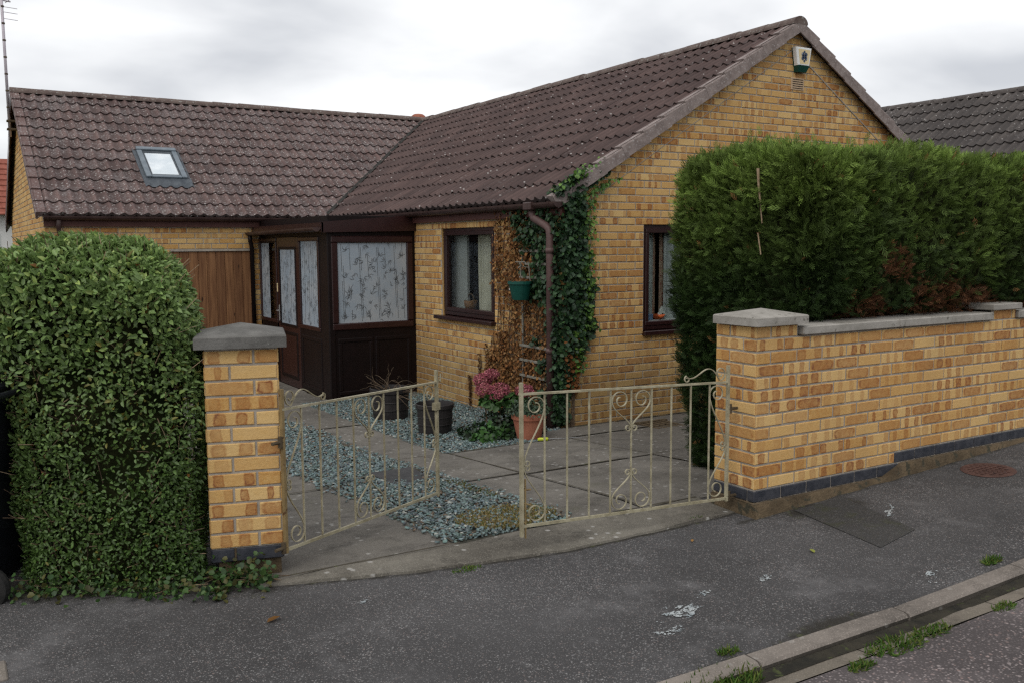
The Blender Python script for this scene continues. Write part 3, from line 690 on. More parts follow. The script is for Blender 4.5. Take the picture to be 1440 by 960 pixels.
W2, HR, HE, EO, YV, LW = 3.148, 3.986, 1.981, .13, 6.029, 3.985
W = 2 * W2; TP = (HR - HE) / (W2 + EO); YR = YV + W2 + EO; WY = YV + EO; CP = math.cos(math.atan(TP)); SP = math.sin(math.atan(TP))
ZB = -.525
house = thing('bungalow', (0, 0, -.3), 'yellow brick bungalow with brown tiled L-shaped roof and dark porch', 'house')
def roofz(x): return HE + TP * (x + EO) if x < W2 else HE + TP * (W + EO - x)
# gable wall (faces -y)
GW = (1.012, 2.36, .60, 1.735)       # window hole x0,x1,z0,z1
mb = MB(); g_top = -.075              # under the tiles
vtop = lambda x: roofz(x) - .06 - ZB
h1 = (-TP, 1, vtop(0)); h2 = (TP, 1, vtop(W) + TP * W)
def holes_mortar(mb, O, U, width, z0, h, topfn_pts, holes, N):
    # mortar plane split around one hole
    if not holes: flatpoly(mb, O, U, topfn_pts, z0, 1); return
rows = int((HR - ZB) / .075) + 1
brickwork(mb, (0, 0, 0), (1, 0, 0), (0, -1, 0), W, ZB, rows, [h1, h2], [(GW[0], GW[1], GW[2] - ZB, GW[3] - ZB)], (.42, .16, .2))
a, b, c, d = GW[0], GW[1], GW[2] - ZB, GW[3] - ZB; tl = vtop(0); tm = vtop(W2)
for P in ([(0, 0), (a, 0), (a, vtop(a)), (0, tl)], [(a, 0), (b, 0), (b, c), (a, c)], [(a, d), (b, d), (b, vtop(b)), (a, vtop(a))], [(b, 0), (W, 0), (W, tl), (W2, tm), (b, vtop(b))]):
    flatpoly(mb, (0, 0, 0), (1, 0, 0), P, ZB, 1)
for P in ([(a, 0, GW[2]), (a, .11, GW[2]), (a, .11, GW[3]), (a, 0, GW[3])], [(b, 0, GW[2]), (b, 0, GW[3]), (b, .11, GW[3]), (b, .11, GW[2])], [(a, 0, GW[3]), (a, .11, GW[3]), (b, .11, GW[3]), (b, 0, GW[3])], [(a, 0, GW[2]), (b, 0, GW[2]), (b, .11, GW[2]), (a, .11, GW[2])]): mb.poly(P, mi=0, c=(.5, .3, 0, .4), uv=[(0, 0), (.3, 0), (.3, 1), (0, 1)])
mb.build('gable_wall', [M['brick'], M['mortar']], house)
# side wall (faces -x) u runs along +y
EW = (1.305, 2.56, .66, 1.745); mb = MB(); T = HE - .06 - ZB
brickwork(mb, (0, 0, 0), (0, 1, 0), (-1, 0, 0), 6.16, ZB, int(T / .075) + 1, [(0, 1, T)], [(EW[0], EW[1], EW[2] - ZB, EW[3] - ZB)], (.45, .14, .2), start=1)
a, b, c, d = EW[0], EW[1], EW[2] - ZB, EW[3] - ZB
for P in ([(0, 0), (a, 0), (a, T), (0, T)], [(a, 0), (b, 0), (b, c), (a, c)], [(a, d), (b, d), (b, T), (a, T)], [(b, 0), (6.16, 0), (6.16, T), (b, T)]): flatpoly(mb, (0, 0, 0), (0, 1, 0), P, ZB, 1)
for P in ([(0, a, EW[2]), (.09, a, EW[2]), (.09, a, EW[3]), (0, a, EW[3])], [(0, b, EW[2]), (.09, b, EW[2]), (.09, b, EW[3]), (0, b, EW[3])], [(0, a, EW[3]), (.09, a, EW[3]), (.09, b, EW[3]), (0, b, EW[3])], [(0, a, EW[2]), (.09, a, EW[2]), (.09, b, EW[2]), (0, b, EW[2])]): mb.poly(P, mi=0, c=(.5, .3, 0, .4))
mb.build('side_wall', [M['brick'], M['mortar']], house)
# wing front wall (faces -y) with the boarded door
GD = (-2.42, -1.262, -.50, 1.469); mb = MB()
brickwork(mb, (-LW, WY, 0), (1, 0, 0), (0, -1, 0), LW, ZB, int(T / .075) + 1, [(0, 1, T)], [(GD[0] + LW, GD[1] + LW, GD[2] - ZB, GD[3] - ZB)], (.28, .1, .2))
a, b, d = GD[0] + LW, GD[1] + LW, GD[3] - ZB
for P in ([(0, 0), (a, 0), (a, T), (0, T)], [(a, d), (b, d), (b, T), (a, T)], [(b, 0), (LW, 0), (LW, T), (b, T)]): flatpoly(mb, (-LW, WY, 0), (1, 0, 0), P, ZB, 1)
mb.poly([(GD[0], WY, GD[3]), (GD[1], WY, GD[3]), (GD[1], WY + .1, GD[3]), (GD[0], WY + .1, GD[3])], mi=1)
mb.build('wing_wall', [M['brick'], M['mortar']], house)
# wing gable (faces -x)
WD = 2 * (W2 + EO) - 2 * EO; mb = MB()
vt = lambda y: HE + TP * (y + EO) - .06 - ZB
brickwork(mb, (-LW, WY, 0), (0, 1, 0), (-1, 0, 0), WD, ZB, rows, [(-TP, 1, vt(0)), (TP, 1, vt(0) + TP * WD)], [], (.28, .12, .2))
flatpoly(mb, (-LW, WY, 0), (0, 1, 0), [(0, 0), (WD, 0), (WD, vt(0)), (WD / 2, vt(WD / 2)), (0, vt(0))], ZB, 1)
mb.build('wing_gable', [M['brick'], M['mortar']], house)
mb = MB()   # rear and far walls, plain
mb.box((W - .1, .1, ZB), (W, WY + WD, HE - .1)); mb.box((-LW, WY + WD - .1, ZB), (W, WY + WD, HE - .1))
mb.build('rear_wall', M['mortar'], house)
mb = MB()   # rooms behind the windows
mb.faces([(.2, .2, -.3), (W - .2, .2, -.3), (W - .2, 3.2, -.3), (.2, 3.2, -.3), (.2, .2, 2.0), (W - .2, .2, 2.0), (W - .2, 3.2, 2.0), (.2, 3.2, 2.0)], [(0, 1, 2, 3), (4, 5, 6, 7), (1, 2, 6, 5), (2, 3, 7, 6)])
mb.build('room', M['interior'], house)

# ------------------------------------------------------------------ roof tiles
RW, RH, GA, NC = .150, .034, .3205, 12
SL = (W2 + EO) / CP      # slope length
def wave(u):
    p = (u / RW) % 1.0
    return RH * (.5 + .5 * math.cos(2 * PI * (p + .09 * math.sin(2 * PI * p)))) ** .85
def tiles(name, mat, O, U, V, Nn, length, clip=None, parent=house, hole=None, seg=8, ncourse=NC, grime=1.0):
    """O eave corner; U along the eave; V up the slope; Nn normal"""
    O, U, V, Nn = Vector(O), Vector(U), Vector(V), Vector(Nn); mb = MB(); nu = int(round(length / RW)) * seg; du = length / nu
    flip = U.cross(V).dot(Nn) < 0
    def P3(u, v, h): return O + U * u + V * v + Nn * h
    for j in range(ncourse):
        v0 = j * GA - .02; v1 = (j + 1) * GA + .02; ti = None
        for i in range(nu):
            ua, ub = i * du, (i + 1) * du; k = int(ua / (2 * RW) + (.5 if j % 2 else 0))
            if k != ti: ti = k; dz = random.uniform(-.002, .003); dv = random.uniform(-.006, .006); shade = random.random() ** 1.5
            if clip and not (clip(ub, v0) or clip(ua, v0) or clip(ua, v1) or clip(ub, v1)): continue
            if hole and hole[0] < ua < hole[1] and hole[2] < v0 + .1 < hole[3]: continue
            wa, wb = wave(ua), wave(ub); tr = 1 - min(1, (wa + wb) / 2 / (RH * .75))
            va = v0 + dv
            vm_ = va + (v1 - va) * .55
            hs = [(va, .024 + dz), (vm_, .012 + dz * .5), (v1, 0.0)]
            cc = (shade, tr * .75 * grime, 0, 0)
            for (x0, h0), (x1, h1_) in zip(hs[:-1], hs[1:]):
                if clip:
                    um = (ua + ub) / 2; i0, i1 = clip(um, x0), clip(um, x1)
                    if not (i0 or i1): continue
                    if i0 != i1:
                        lo, hi = x0, x1
                        for _ in range(12):
                            md = (lo + hi) / 2
                            if clip(um, md) == i0: lo = md
                            else: hi = md
                        hm = h0 + (h1_ - h0) * (lo - x0) / (x1 - x0)
                        if i0: x1, h1_ = lo, hm
                        else: x0, h0 = lo, hm
                f = [P3(ua, x0, wa + h0), P3(ub, x0, wb + h0), P3(ub, x1, wb + h1_), P3(ua, x1, wa + h1_)]
                mb.poly(f[::-1] if flip else f, c=cc)
            if clip and not clip((ua + ub) / 2, va): continue
            f = [P3(ua, va + .004, wa - .002 - (.02 if j == 0 else 0)), P3(ub, va + .004, wb - .002 - (.02 if j == 0 else 0)), P3(ub, va, wb + .024 + dz), P3(ua, va, wa + .024 + dz)]
            mb.poly(f[::-1] if flip else f, c=(shade, .9, 0, 0))
    mb.poly([P3(0, 0, -.03), P3(length, 0, -.03), P3(length, SL, -.03), P3(0, SL, -.03)][::(-1 if flip else 1)] if not clip else
            [P3(0, 0, -.03), P3(0, SL, -.03), P3(.02, SL, -.03), P3(.02, 0, -.03)], c=(0, 1, 0, 0))
    return mb.build(name, mat, parent, smooth=False)
YO = -.085
nl = Vector((-SP, 0, CP)); nr = Vector((SP, 0, CP)); nf = Vector((0, -SP, CP)); nb = Vector((0, SP, CP))
roof = tiles('roof', M['tile_main'], (-EO, YO, HE - .02), (0, 1, 0), (CP, 0, SP), nl, YR - YO + .01, clip=lambda u, v: (u + YO) <= YV + v * CP - .03)
tiles('roof_far_slope', M['tile_main'], (W + EO, YO, HE - .02), (0, 1, 0), (-CP, 0, SP), nr, WY + WD - YO, seg=4)
# wing slope: u runs along +x from the left verge; valley along x = -EO + v*CP
SKY = (1.36, 2.06, .80, 1.92)    # hole for the rooflight (u, v)
UX = -LW - .085
wing = tiles('wing_roof', M['tile_wing'], (UX, YV, HE - .02), (1, 0, 0), (0, CP, SP), nf, W2 + LW + .085, clip=lambda u, v: u + UX <= -EO + v * CP - .03, hole=(1.45, 2.10, .86, 1.83))
tiles('wing_rear_slope', M['tile_wing'], (UX, YV + 2 * (W2 + EO), HE - .02), (1, 0, 0), (0, -CP, SP), nb, W + LW, seg=4)
# roof boards under the tiles
mb = MB(); e = .045
mb.poly([(-EO, YO, HE - e), (W2, YO, HR - e), (W2, YR, HR - e), (-EO, YV, HE - e)])
mb.poly([(UX, YV, HE - e), (-EO, YV, HE - e), (W2, YR, HR - e), (UX, YR, HR - e)])
mb.poly([(W + EO, YO, HE - e), (W + EO, YR + 3, HE - e), (W2, YR, HR - e), (W2, YO, HR - e)])
mb.build('roof_deck', M['soffit'], house)
# valley: dark lead trough with mossy edges
mb = MB(); n = 40; vs = []
for k in range(n):
    t0, t1 = k / n, (k + 1) / n; q = []
    for t in (t0, t1):
        c = Vector((-EO + (W2 + EO) * t, YV + (W2 + EO) * t, HE + (HR - HE) * t)); wv = .075 + .012 * mnoise.noise((t * 40, 1, 1)); wv2 = .075 + .012 * mnoise.noise((t * 40, 5, 1))
        q.append((c + Vector((-wv * .62, 0, .040)), c + Vector((0, 0, .034)), c + Vector((0, -wv2 * .62, .040))))
    for i in (0, 1): mb.poly([q[0][i], q[1][i], q[1][i + 1], q[0][i + 1]])
mb.build('valley_gutter', mottled('valley_lead', (.018, .018, .016), (.04, .038, .034), 14, .9, (.10, .10, .085), 30, .62, .5, 60), roof)
# ridges
def ridge(name, A, B, mat, parent, r=.105, n=10, seglen=.45, drop=.045):
    mb = MB(); A, B = Vector(A), Vector(B); L = (B - A).length; d = (B - A).normalized(); sd = Vector((0, 0, 1)).cross(d); k = int(round(L / seglen))
    for s_ in range(k):
        p0 = A + d * (L * s_ / k); p1 = A + d * (L * (s_ + 1) / k + .012); dz = random.uniform(-.006, .006); r0, r1 = r + random.uniform(0, .004), r - .004
        rg = []
        for p, rr in ((p0, r0), (p1, r1)): rg.append([p + sd * (rr * math.cos(PI * i / n) * 1.08) + Vector((0, 0, rr * .86 * math.sin(PI * i / n) - drop + dz)) for i in range(n + 1)])
        for i in range(n): mb.poly([rg[0][i], rg[0][i + 1], rg[1][i + 1], rg[1][i]])
        mb.poly(rg[0]); mb.poly(rg[1][::-1])
    return mb.build(name, mat, parent)
ridge('ridge', (W2, YO - .02, HR + .01), (W2, YR + .1, HR + .01), M['ridge'], roof)
ridge('ridge', (UX - .02, YR, HR + .01), (W2 - .1, YR, HR + .01), M['ridge'], wing)
mb = MB(); cx, cy = W2, YR + .12
prof = [(.17, -.06), (.165, .03), (.14, .09), (.09, .125), (.03, .135)]
mb.lathe(prof, (cx - .05, cy + .1, HR + .01), 16); mb.build('ridge_end', M['ridge_new'], roof, smooth=True, label='newer orange terracotta ridge end tile')
# verges
def verge(name, A, up, outn, count, mat, parent, w=.10, h=.075, flatn=None):
    """row of cloaked verge tiles from A up the slope vector (unit), outn = outward horizontal"""
    mb = MB(); A, up, o = Vector(A), Vector(up), Vector(outn); nn = up.cross(o); nn = nn if nn.z > 0 else -nn
    for j in range(count):
        s0 = j * GA - .03; s1 = (j + 1) * GA + .01; t0, t1 = .055, .030; jx = random.uniform(-.003, .003)
        def q(s_, a, t): return A + up * s_ + o * (a + jx) + nn * t
        P = [q(s0, -w, t0), q(s0, .012, t0), q(s0, .018, t0 - .012), q(s0, .018, -h), q(s0, 0, -h)]
        Q = [q(s1, -w, t1), q(s1, .012, t1), q(s1, .018, t1 - .012), q(s1, .018, -h - .012), q(s1, 0, -h - .012)]
        for i in range(4): mb.poly([P[i], Q[i], Q[i + 1], P[i + 1]])
        mb.poly(P); mb.poly(Q[::-1]); mb.poly([P[0], P[4], Q[4], Q[0]])
    return mb.build(name, mat, parent)
verge('verge', (-EO, YO, HE - .02), (CP, 0, SP), (0, -1, 0), NC, M['verge'], roof)
verge('verge', (W + EO, YO, HE - .02), (-CP, 0, SP), (0, -1, 0), NC, M['verge'], roof)
verge('verge', (UX, YV, HE - .02), (0, CP, SP), (-1, 0, 0), NC, M['tile_wing'], wing, h=.05)
verge('verge', (UX, YV + 2 * (W2 + EO), HE - .02), (0, -CP, SP), (-1, 0, 0), NC, M['upvc'], wing, h=.14)
# mortar fillet and raking course line on the right side of the gable
mb = MB()
for (x0, z0, x1, z1) in ((W2 + .02, HR - .30, W, roofz(W) - .30), (W2 - .02, HR - .30, .0, roofz(0) - .30)):
    a = Vector((x0, -.0085, z0)); b = Vector((x1, -.0085, z1)); mb.strip([a, b], (0, 1, 0), .006, .012 if x1 > x0 else .006)
mb.build('raking_joint', M['mortar'], house)
# fascias, gutters
def halfpipe(mb, A, B, r=.056, n=9, t=.004):
    A, B = Vector(A), Vector(B); d = (B - A).normalized(); sd = Vector((0, 0, 1)).cross(d).normalized()
    for rr, fl in ((r, 1), (r - t, 0)):
        for i in range(n):
            f = []
            for p, k in ((A, i), (B, i), (B, i + 1), (A, i + 1)):
                a = PI + PI * k / n; f.append(p + sd * (rr * math.cos(a)) + Vector((0, 0, rr * math.sin(a))))
            mb.poly(f if fl else f[::-1])
    for p in (A, B):
        ring = [p + sd * (r * math.cos(PI + PI * k / n)) + Vector((0, 0, r * math.sin(PI + PI * k / n))) for k in range(n + 1)]; mb.poly(ring)
    for s_ in (-1, 1):
        mb.poly([A + sd * s_ * r, B + sd * s_ * r, B + sd * s_ * (r - t), A + sd * s_ * (r - t)])
def bracket(mb, P, d, r=.062, w=.03):
    A = Vector(P) - Vector(d) * w / 2; B = Vector(P) + Vector(d) * w / 2; halfpipe(mb, A, B, r)
GZ = HE - .035
mb = MB(); mb.box((-.055, -.07, HE - .17), (-.02, YV + .10, HE - .03)); fa = mb.build('fascia', M['fascia'], house)
mb = MB(); mb.box((UX + .08, YV + .075, HE - .17), (-.03, YV + .11, HE - .03)); mb.build('fascia', M['fascia'], house)
mb = MB(); halfpipe(mb, (-.118, YO - .02, GZ - .006), (-.118, YV - .06, GZ)); gu = mb.build('gutter', M['gutter'], house, smooth=False)
mb = MB()
mb.box((-.19, .29, GZ - .075), (-.05, .43, GZ + .006), bev=.01); mb.build('outlet', M['gutter'], gu)
for y in (.0, .85, 1.2, 2.0, 2.85, 3.7, 4.6, 5.5): mb = MB(); bracket(mb, (-.118, y, GZ), (0, 1, 0)); mb.build('bracket', M['gutter'], gu)
mb = MB(); halfpipe(mb, (UX + .07, YV + .02, GZ), (-.10, YV + .02, GZ)); gu2 = mb.build('gutter', M['gutter'], house)
for x in (-3.95, -3.2, -2.4, -1.6, -.8): mb = MB(); bracket(mb, (x, YV + .02, GZ), (1, 0, 0)); mb.build('bracket', M['gutter'], gu2)
# downpipe with swan neck at the front corner
mb = MB(); r = .038
mb.tube([(-.118, .36, GZ - .06), (-.118, .36, GZ - .11), (-.118, .335, GZ - .15), (-.105, .12, GZ - .235), (-.10, .085, GZ - .265), (-.10, .072, GZ - .31), (-.10, .07, -.31)], r, 14)
for z in (1.50, .52): mb.tube([(-.10, .07, z), (-.10, .07, z - .05)], r + .006, 14)
dpo = mb.build('downpipe', M['downpipe'], house, smooth=True)
# wing corner downpipe, far left
mb = MB(); mb.tube([(-3.82, YV + .02, GZ - .05), (-3.82, YV + .05, GZ - .15), (-3.80, WY - .045, GZ - .22), (-3.80, WY - .045, -.5)], .034, 12); mb.build('downpipe', M['gutter'], house, smooth=True)

# ------------------------------------------------------------------ windows
def frame_rect(mb, O, U, N, a, b, z0, z1, w, d0, d1, bev=.006):
    """four mitred-looking bars; a..b along U, z0..z1, bar width w, depth range d0..d1 along N"""
    O, U, N = Vector(O), Vector(U), Vector(N); Rm = Matrix((U, N, Vector((0, 0, 1)))).transposed().to_4x4(); Rm.translation = O
    for lo, hi in (((a, d0, z0), (b, d1, z0 + w)), ((a, d0, z1 - w), (b, d1, z1)), ((a, d0, z0 + w), (a + w, d1, z1 - w)), ((b - w, d0, z0 + w), (b, d1, z1 - w))): mb.box(lo, hi, bev=bev, M4=Rm)
def plate(mb, O, U, N, a, b, z0, z1, d, mi=0):
    O, U, N = Vector(O), Vector(U), Vector(N); q = [O + U * u + N * d + Vector((0, 0, z)) for u, z in ((a, z0), (b, z0), (b, z1), (a, z1))]
    mb.poly(q if U.cross(Vector((0, 0, 1))).dot(N) > 0 else q[::-1], mi=mi)
def curtain(name, mat, parent, O, U, N, a, b, z0, z1, d, folds, amp=.03, taper=0.0):
    O, U, N = Vector(O), Vector(U), Vector(N); mb = MB(); nx = folds * 8; nz_ = 6; V = []
    for j in range(nz_ + 1):
        t = j / nz_
        for i in range(nx + 1):
            s = i / nx; uu = a + (b - a) * (s + taper * (1 - t) * (s - .5)); V.append(O + U * uu + N * (d + amp * math.sin(s * folds * 2 * PI + .4 * math.sin(t * 3)) * (.7 + .3 * math.sin(s * 9))) + Vector((0, 0, z0 + (z1 - z0) * t)))
    mb.faces(V, [(j * (nx + 1) + i, j * (nx + 1) + i + 1, (j + 1) * (nx + 1) + i + 1, (j + 1) * (nx + 1) + i) for j in range(nz_) for i in range(nx)])
    return mb.build(name, mat, parent, smooth=True)
# side window: plane x=0, u=+y, outward -x
O, U, N = (0, 0, 0), (0, 1, 0), (-1, 0, 0)
mb = MB(); frame_rect(mb, O, U, N, EW[0] + .002, EW[1] - .002, EW[2] + .04, EW[3] - .002, .055, -.085, -.018); w1 = mb.build('window', M['upvc'], house)
mb = MB(); frame_rect(mb, O, U, N, EW[0] + .05, EW[1] - .05, EW[2] + .088, EW[3] - .05, .048, -.072, -.008); mb.build('sash', M['upvc'], w1)
mb = MB(); mb.box((-.075, EW[0] - .03, EW[2] - .012), (.06, EW[1] + .11, EW[2] + .032), bev=.006); mb.build('sill', M['upvc'], w1)
mb = MB(); plate(mb, O, U, N, EW[0] + .09, EW[1] - .09, EW[2] + .13, EW[3] - .09, -.045); mb.build('pane', M['glass'], w1)
curtain('curtain', M['curtain'], w1, O, U, N, 1.66, 2.02, .70, 1.74, -.20, 6, .022, -.1)
curtain('curtain', M['curtain_pink'], w1, O, U, N, 1.42, 1.68, .70, 1.74, -.19, 4, .02)
mb = MB(); mb.box((.16, 2.22, .68), (.19, 3.4, 1.9)); mb.build('pale_panel', M['pale_surface'], w1)  # pale upright panel behind the left part of the glass
mb = MB(); mb.box((.10, 1.2, .755), (.30, 2.7, .775)); mb.build('inner_sill', M['upvc'], w1)
# basket on the sill
bk = thing('basket', (.17, 2.16, .775), 'brown wicker basket standing on the sill inside the side window', 'basket')
mb = MB(); mb.lathe([(.055, .0), (.075, .04), (.085, .10), (.08, .105), (.07, .06)], (.17, 2.16, .775), 16); mb.build('body', mottled('wicker', (.20, .10, .05), (.30, .17, .09), 40, .9, bump=.8, bscale=120), bk, smooth=True)
mb = MB(); mb.tube([(.17, 2.16 + .08 * math.cos(t), .87 + .09 * math.sin(t)) for t in np.linspace(0, PI, 12)], .007, 6); mb.build('handle', M['twig'], bk)
# gable window: plane y=0, u=+x, outward -y
O, U, N = (0, 0, 0), (1, 0, 0), (0, -1, 0)
mb = MB(); frame_rect(mb, O, U, N, GW[0] + .002, GW[1] - .002, GW[2] + .04, GW[3] - .002, .055, -.085, -.018)
mb.box((GW[0] + .66, .018, GW[2] + .09), (GW[0] + .72, .085, GW[3] - .05), bev=.005); w2 = mb.build('window', M['upvc'], house)
mb = MB(); frame_rect(mb, O, U, N, GW[0] + .04, GW[0] + .655, GW[2] + .085, GW[3] - .045, .045, -.072, -.008); frame_rect(mb, O, U, N, GW[0] + .725, GW[1] - .04, GW[2] + .085, GW[3] - .045, .045, -.072, -.008); mb.build('sash', M['upvc'], w2)
mb = MB(); mb.box((GW[0] - .01, -.045, GW[2] - .012), (GW[1] + .02, .06, GW[2] + .034), bev=.006); mb.build('sill', M['upvc'], w2)
mb = MB(); plate(mb, O, U, N, GW[0] + .08, GW[1] - .08, GW[2] + .12, GW[3] - .08, -.045); mb.build('pane', M['glass'], w2)
mb = MB(); mb.box((GW[0] + .12, -.004, GW[3] - .0), (GW[1], .02, GW[3] + .012)); mb.build('trickle_vent', M['capL'], w2)
curtain('curtain', M['net'], w2, O, U, N, 1.07, 1.24, .68, 1.70, -.13, 3, .018)
curtain('curtain', M['curtain_pink'], w2, O, U, N, 1.23, 1.29, .68, 1.70, -.15, 2, .015)
curtain('curtain', M['net'], w2, O, U, N, 1.39, 2.3, .68, 1.72, -.13, 9, .02)
curtain('curtain', M['curtain_pink'], w2, O, U, N, 1.345, 1.40, .68, 1.70, -.15, 2, .015)
mb = MB(); mb.box((.95, .05, .715), (2.5, .30, .735)); mb.build('inner_sill', M['white'], w2)
bb = MB(); bb.box((1.10, .06, .736), (1.20, .11, .80), bev=.006)
tag(bb.build('box', M['blue_box']), 'small pale blue box on the sill inside the gable window', 'box')
bowl = thing('bowl', (1.30, .10, .736), 'orange bowl with white crumpled paper inside the gable window', 'bowl')
bb = MB(); bb.lathe([(.03, 0), (.06, .02), (.075, .055), (.07, .055), (.05, .025)], (1.30, .10, .736), 18); bb.build('dish', M['orange'], bowl, smooth=True)
bb = MB(); vs = []
for i in range(9):
    for j in range(9): vs.append((1.35 + (i - 4) * .012 + random.uniform(-.006, .006),   .10 + (j - 4) * .006, .78 + .10 * math.exp(-((i - 4) ** 2 + (j - 4) ** 2) / 9) + random.uniform(-.012, .012)))
bb.faces(vs, [(i * 9 + j, i * 9 + j + 1, i * 9 + j + 10, i * 9 + j + 9) for i in range(8) for j in range(8)]); bb.build('paper', M['paper'], bowl)

# ------------------------------------------------------------------ boarded side door of the wing
mb = MB(); x = GD[0] + .01
while x < GD[1] - .02:
    wd = min(.125, GD[1] - .01 - x); mb.box((x, WY + .02 + random.uniform(0, .004), GD[2]), (x + wd - .004, WY + .045, GD[3] - .004), c=(random.random(), 0, 0, 0), bev=.003); x += wd
gd = mb.build('boarded_door', M['wood'], house, label='brown vertical boarded door beside the porch')
mb = MB(); mb.box((GD[0], WY + .046, GD[2]), (GD[1], WY + .07, GD[3])); mb.build('backing', M['interior'], gd)

# ------------------------------------------------------------------ porch (front x=0..-1.15 on y=YP, door side x=XP)
YP, XP, PZ = 3.304, -1.165, -.40
pw = MB(); O, U, N = (0, YP, 0), (1, 0, 0), (0, -1, 0)
pw.box((XP, YP, PZ), (-.002, YP + .07, .508), bev=.004)                 # solid lower panel
pw.box((XP, YP, 1.60), (-.002, YP + .07, 1.90), bev=.004)
pw.box((XP, YP, .51), (-1.10, YP + .07, 1.60)); pw.box((-.075, YP, .51), (-.002, YP + .07, 1.60))
front = pw.build('porch_front', M['upvc_dark'], house)
mb = MB(); frame_rect(mb, O, U, N, -1.13, -.04, .50, 1.655, .085, -.03, .022, .012); wf = mb.build('window_frame', M['upvc'], front)
mb = MB(); frame_rect(mb, O, U, N, -1.06, -.60, PZ + .10, .40, .05, -.02, .010, .008); frame_rect(mb, O, U, N, -.57, -.08, PZ + .10, .40, .05, -.02, .010, .008); mb.build('panel_moulding', M['upvc_dark'], front)
def bamboo(mb, O, U, N, a, b, z0, z1, pitch, d, rnd, mi=1, dens=1.0, lean=.02, rep=.19):
    """film print: bamboo canes with leaf sprays, repeated with the film's own drop"""
    O, U, N = Vector(O), Vector(U), Vector(N); sg = 1
    def P(u, z): return O + U * min(max(u, a), b) + N * d + Vector((0, 0, min(max(z, z0), z1)))
    def leaf(u, z, ang, L, w):
        du, dz = math.cos(ang), math.sin(ang); pu, pz = -dz, du; m_ = (u + du * L * .45 + pu * L * .08, z + dz * L * .45 + pz * L * .08)
        if not (a < u < b and z0 < z < z1 and a < u + du * L < b and z0 < z + dz * L < z1): return
        mb.poly([P(u, z), P(m_[0] + pu * w, m_[1] + pz * w), P(u + du * L - pu * L * .12, z + dz * L - pz * L * .12), P(m_[0] - pu * w * .6, m_[1] - pz * w * .6)], mi=mi)
    rr = random.Random(rnd); u = a + pitch * .35
    while u < b + pitch * .5:
        for side, off in ((-1, 0), (1, 0), (0, pitch * .42)):
            zz = z0 + rr.uniform(0, .06)
            while zz < z1 - .05:
                ze = min(zz + rr.uniform(.10, .15), z1); uu = u + off + side * .010 - lean * (zz - z0) * 1.4; ue = u + off + side * .010 - lean * (ze - z0) * 1.4
                if a < uu < b and a < ue < b and rr.random() < (.85 if side else .6): mb.poly([P(uu - .003, zz), P(uu + .003, zz), P(ue + .003, ze - .006), P(ue - .003, ze - .006)], mi=mi)
                zz = ze
        for k in range(int(24 * (z1 - z0) * dens)):
            z = rr.uniform(z0, z1); du = rr.uniform(-.5, .5) * pitch; a0 = rr.choice([.6, 1.3, 2.2, -.9, -1.5, -2.3, 3.0])
            for q in range(rr.randint(2, 4)): leaf(u + du - lean * (z - z0) * 1.4, z, a0 + q * rr.uniform(.45, .8), rr.uniform(.05, .085), .0056)
        u += pitch
mb = MB(); plate(mb, O, U, N, -1.05, -.12, .58, 1.575, -.006); bamboo(mb, O, U, N, -1.044, -.126, .59, 1.565, .235, -.0045, 3)
mb.build('pane', [M['frosted'], M['leafprint']], front, label='frosted pane printed with grey bamboo stems and leaves')
# door side on x = XP: u=+y, outward -x
O, U, N = (XP, 0, 0), (0, 1, 0), (-1, 0, 0); sd = MB()
sd.box((XP + .002, YP + .072, PZ), (XP + .07, 4.40, .40)); sd.box((XP + .002, YP + .072, 1.66), (XP + .07, WY - .005, 1.90))
for a, b in ((YP + .072, 3.66), (4.345, 4.40), (5.30, 5.375), (6.10, WY - .005)): sd.box((XP + .002, a, .40), (XP + .07, b, 1.66))
sd.box((XP + .002, 5.30, PZ), (XP + .07, WY - .005, .46)); sd.box((XP + .002, 3.66, .40), (XP + .07, 4.345, .48)); sd.box((XP + .002, 3.66, 1.60), (XP + .07, 4.345, 1.66)); sd.box((XP + .002, 5.375, 1.58), (XP + .07, 6.1, 1.66)); sd.box((XP + .002, 5.375, .46), (XP + .07, 6.1, .5))
side = sd.build('porch_side', M['upvc_dark'], house)
mb = MB(); frame_rect(mb, O, U, N, 3.62, 4.39, .46, 1.65, .055, -.02, .012, .008); mb.build('window_frame', M['upvc'], side); mb = MB(); frame_rect(mb, O, U, N, 5.33, 6.13, .46, 1.65, .05, -.02, .012, .008); mb.build('window_frame', M['upvc'], side); mb = MB(); frame_rect(mb, O, U, N, 3.60, 4.36, PZ + .1, .38, .05, -.01, .008, .006); mb.build('panel_moulding', M['upvc_dark'], side)
mb = MB(); plate(mb, O, U, N, 3.675, 4.335, .515, 1.595, -.012); bamboo(mb, O, U, N, 3.68, 4.33, .52, 1.59, .16, -.0105, 5, 1, .8); mb.build('pane', [M['frosted'], M['leafprint_faint']], side)
mb = MB(); plate(mb, O, U, N, 5.72, 6.08, .51, 1.60, -.012); bamboo(mb, O, U, N, 5.725, 6.07, .52, 1.59, .16, -.0105, 8, 1, .7); mb.build('pane', [M['frosted'], M['leafprint_faint']], side)
mb = MB(); plate(mb, O, U, N, 5.38, 5.718, .51, 1.60, -.012); mb.build('pane', M['glass'], side, label='narrow clear pane beside the frosted side light')
door = MB(); door.box((XP - .004, 4.405, PZ + .04), (XP + .05, 5.295, .47), bev=.005); door.box((XP - .004, 4.405, 1.50), (XP + .05, 5.295, 1.655), bev=.005); door.box((XP - .004, 4.405, .47), (XP + .05, 4.525, 1.50)); door.box((XP - .004, 5.19, .47), (XP + .05, 5.295, 1.50))
door = door.build('porch_door', M['upvc'], house)
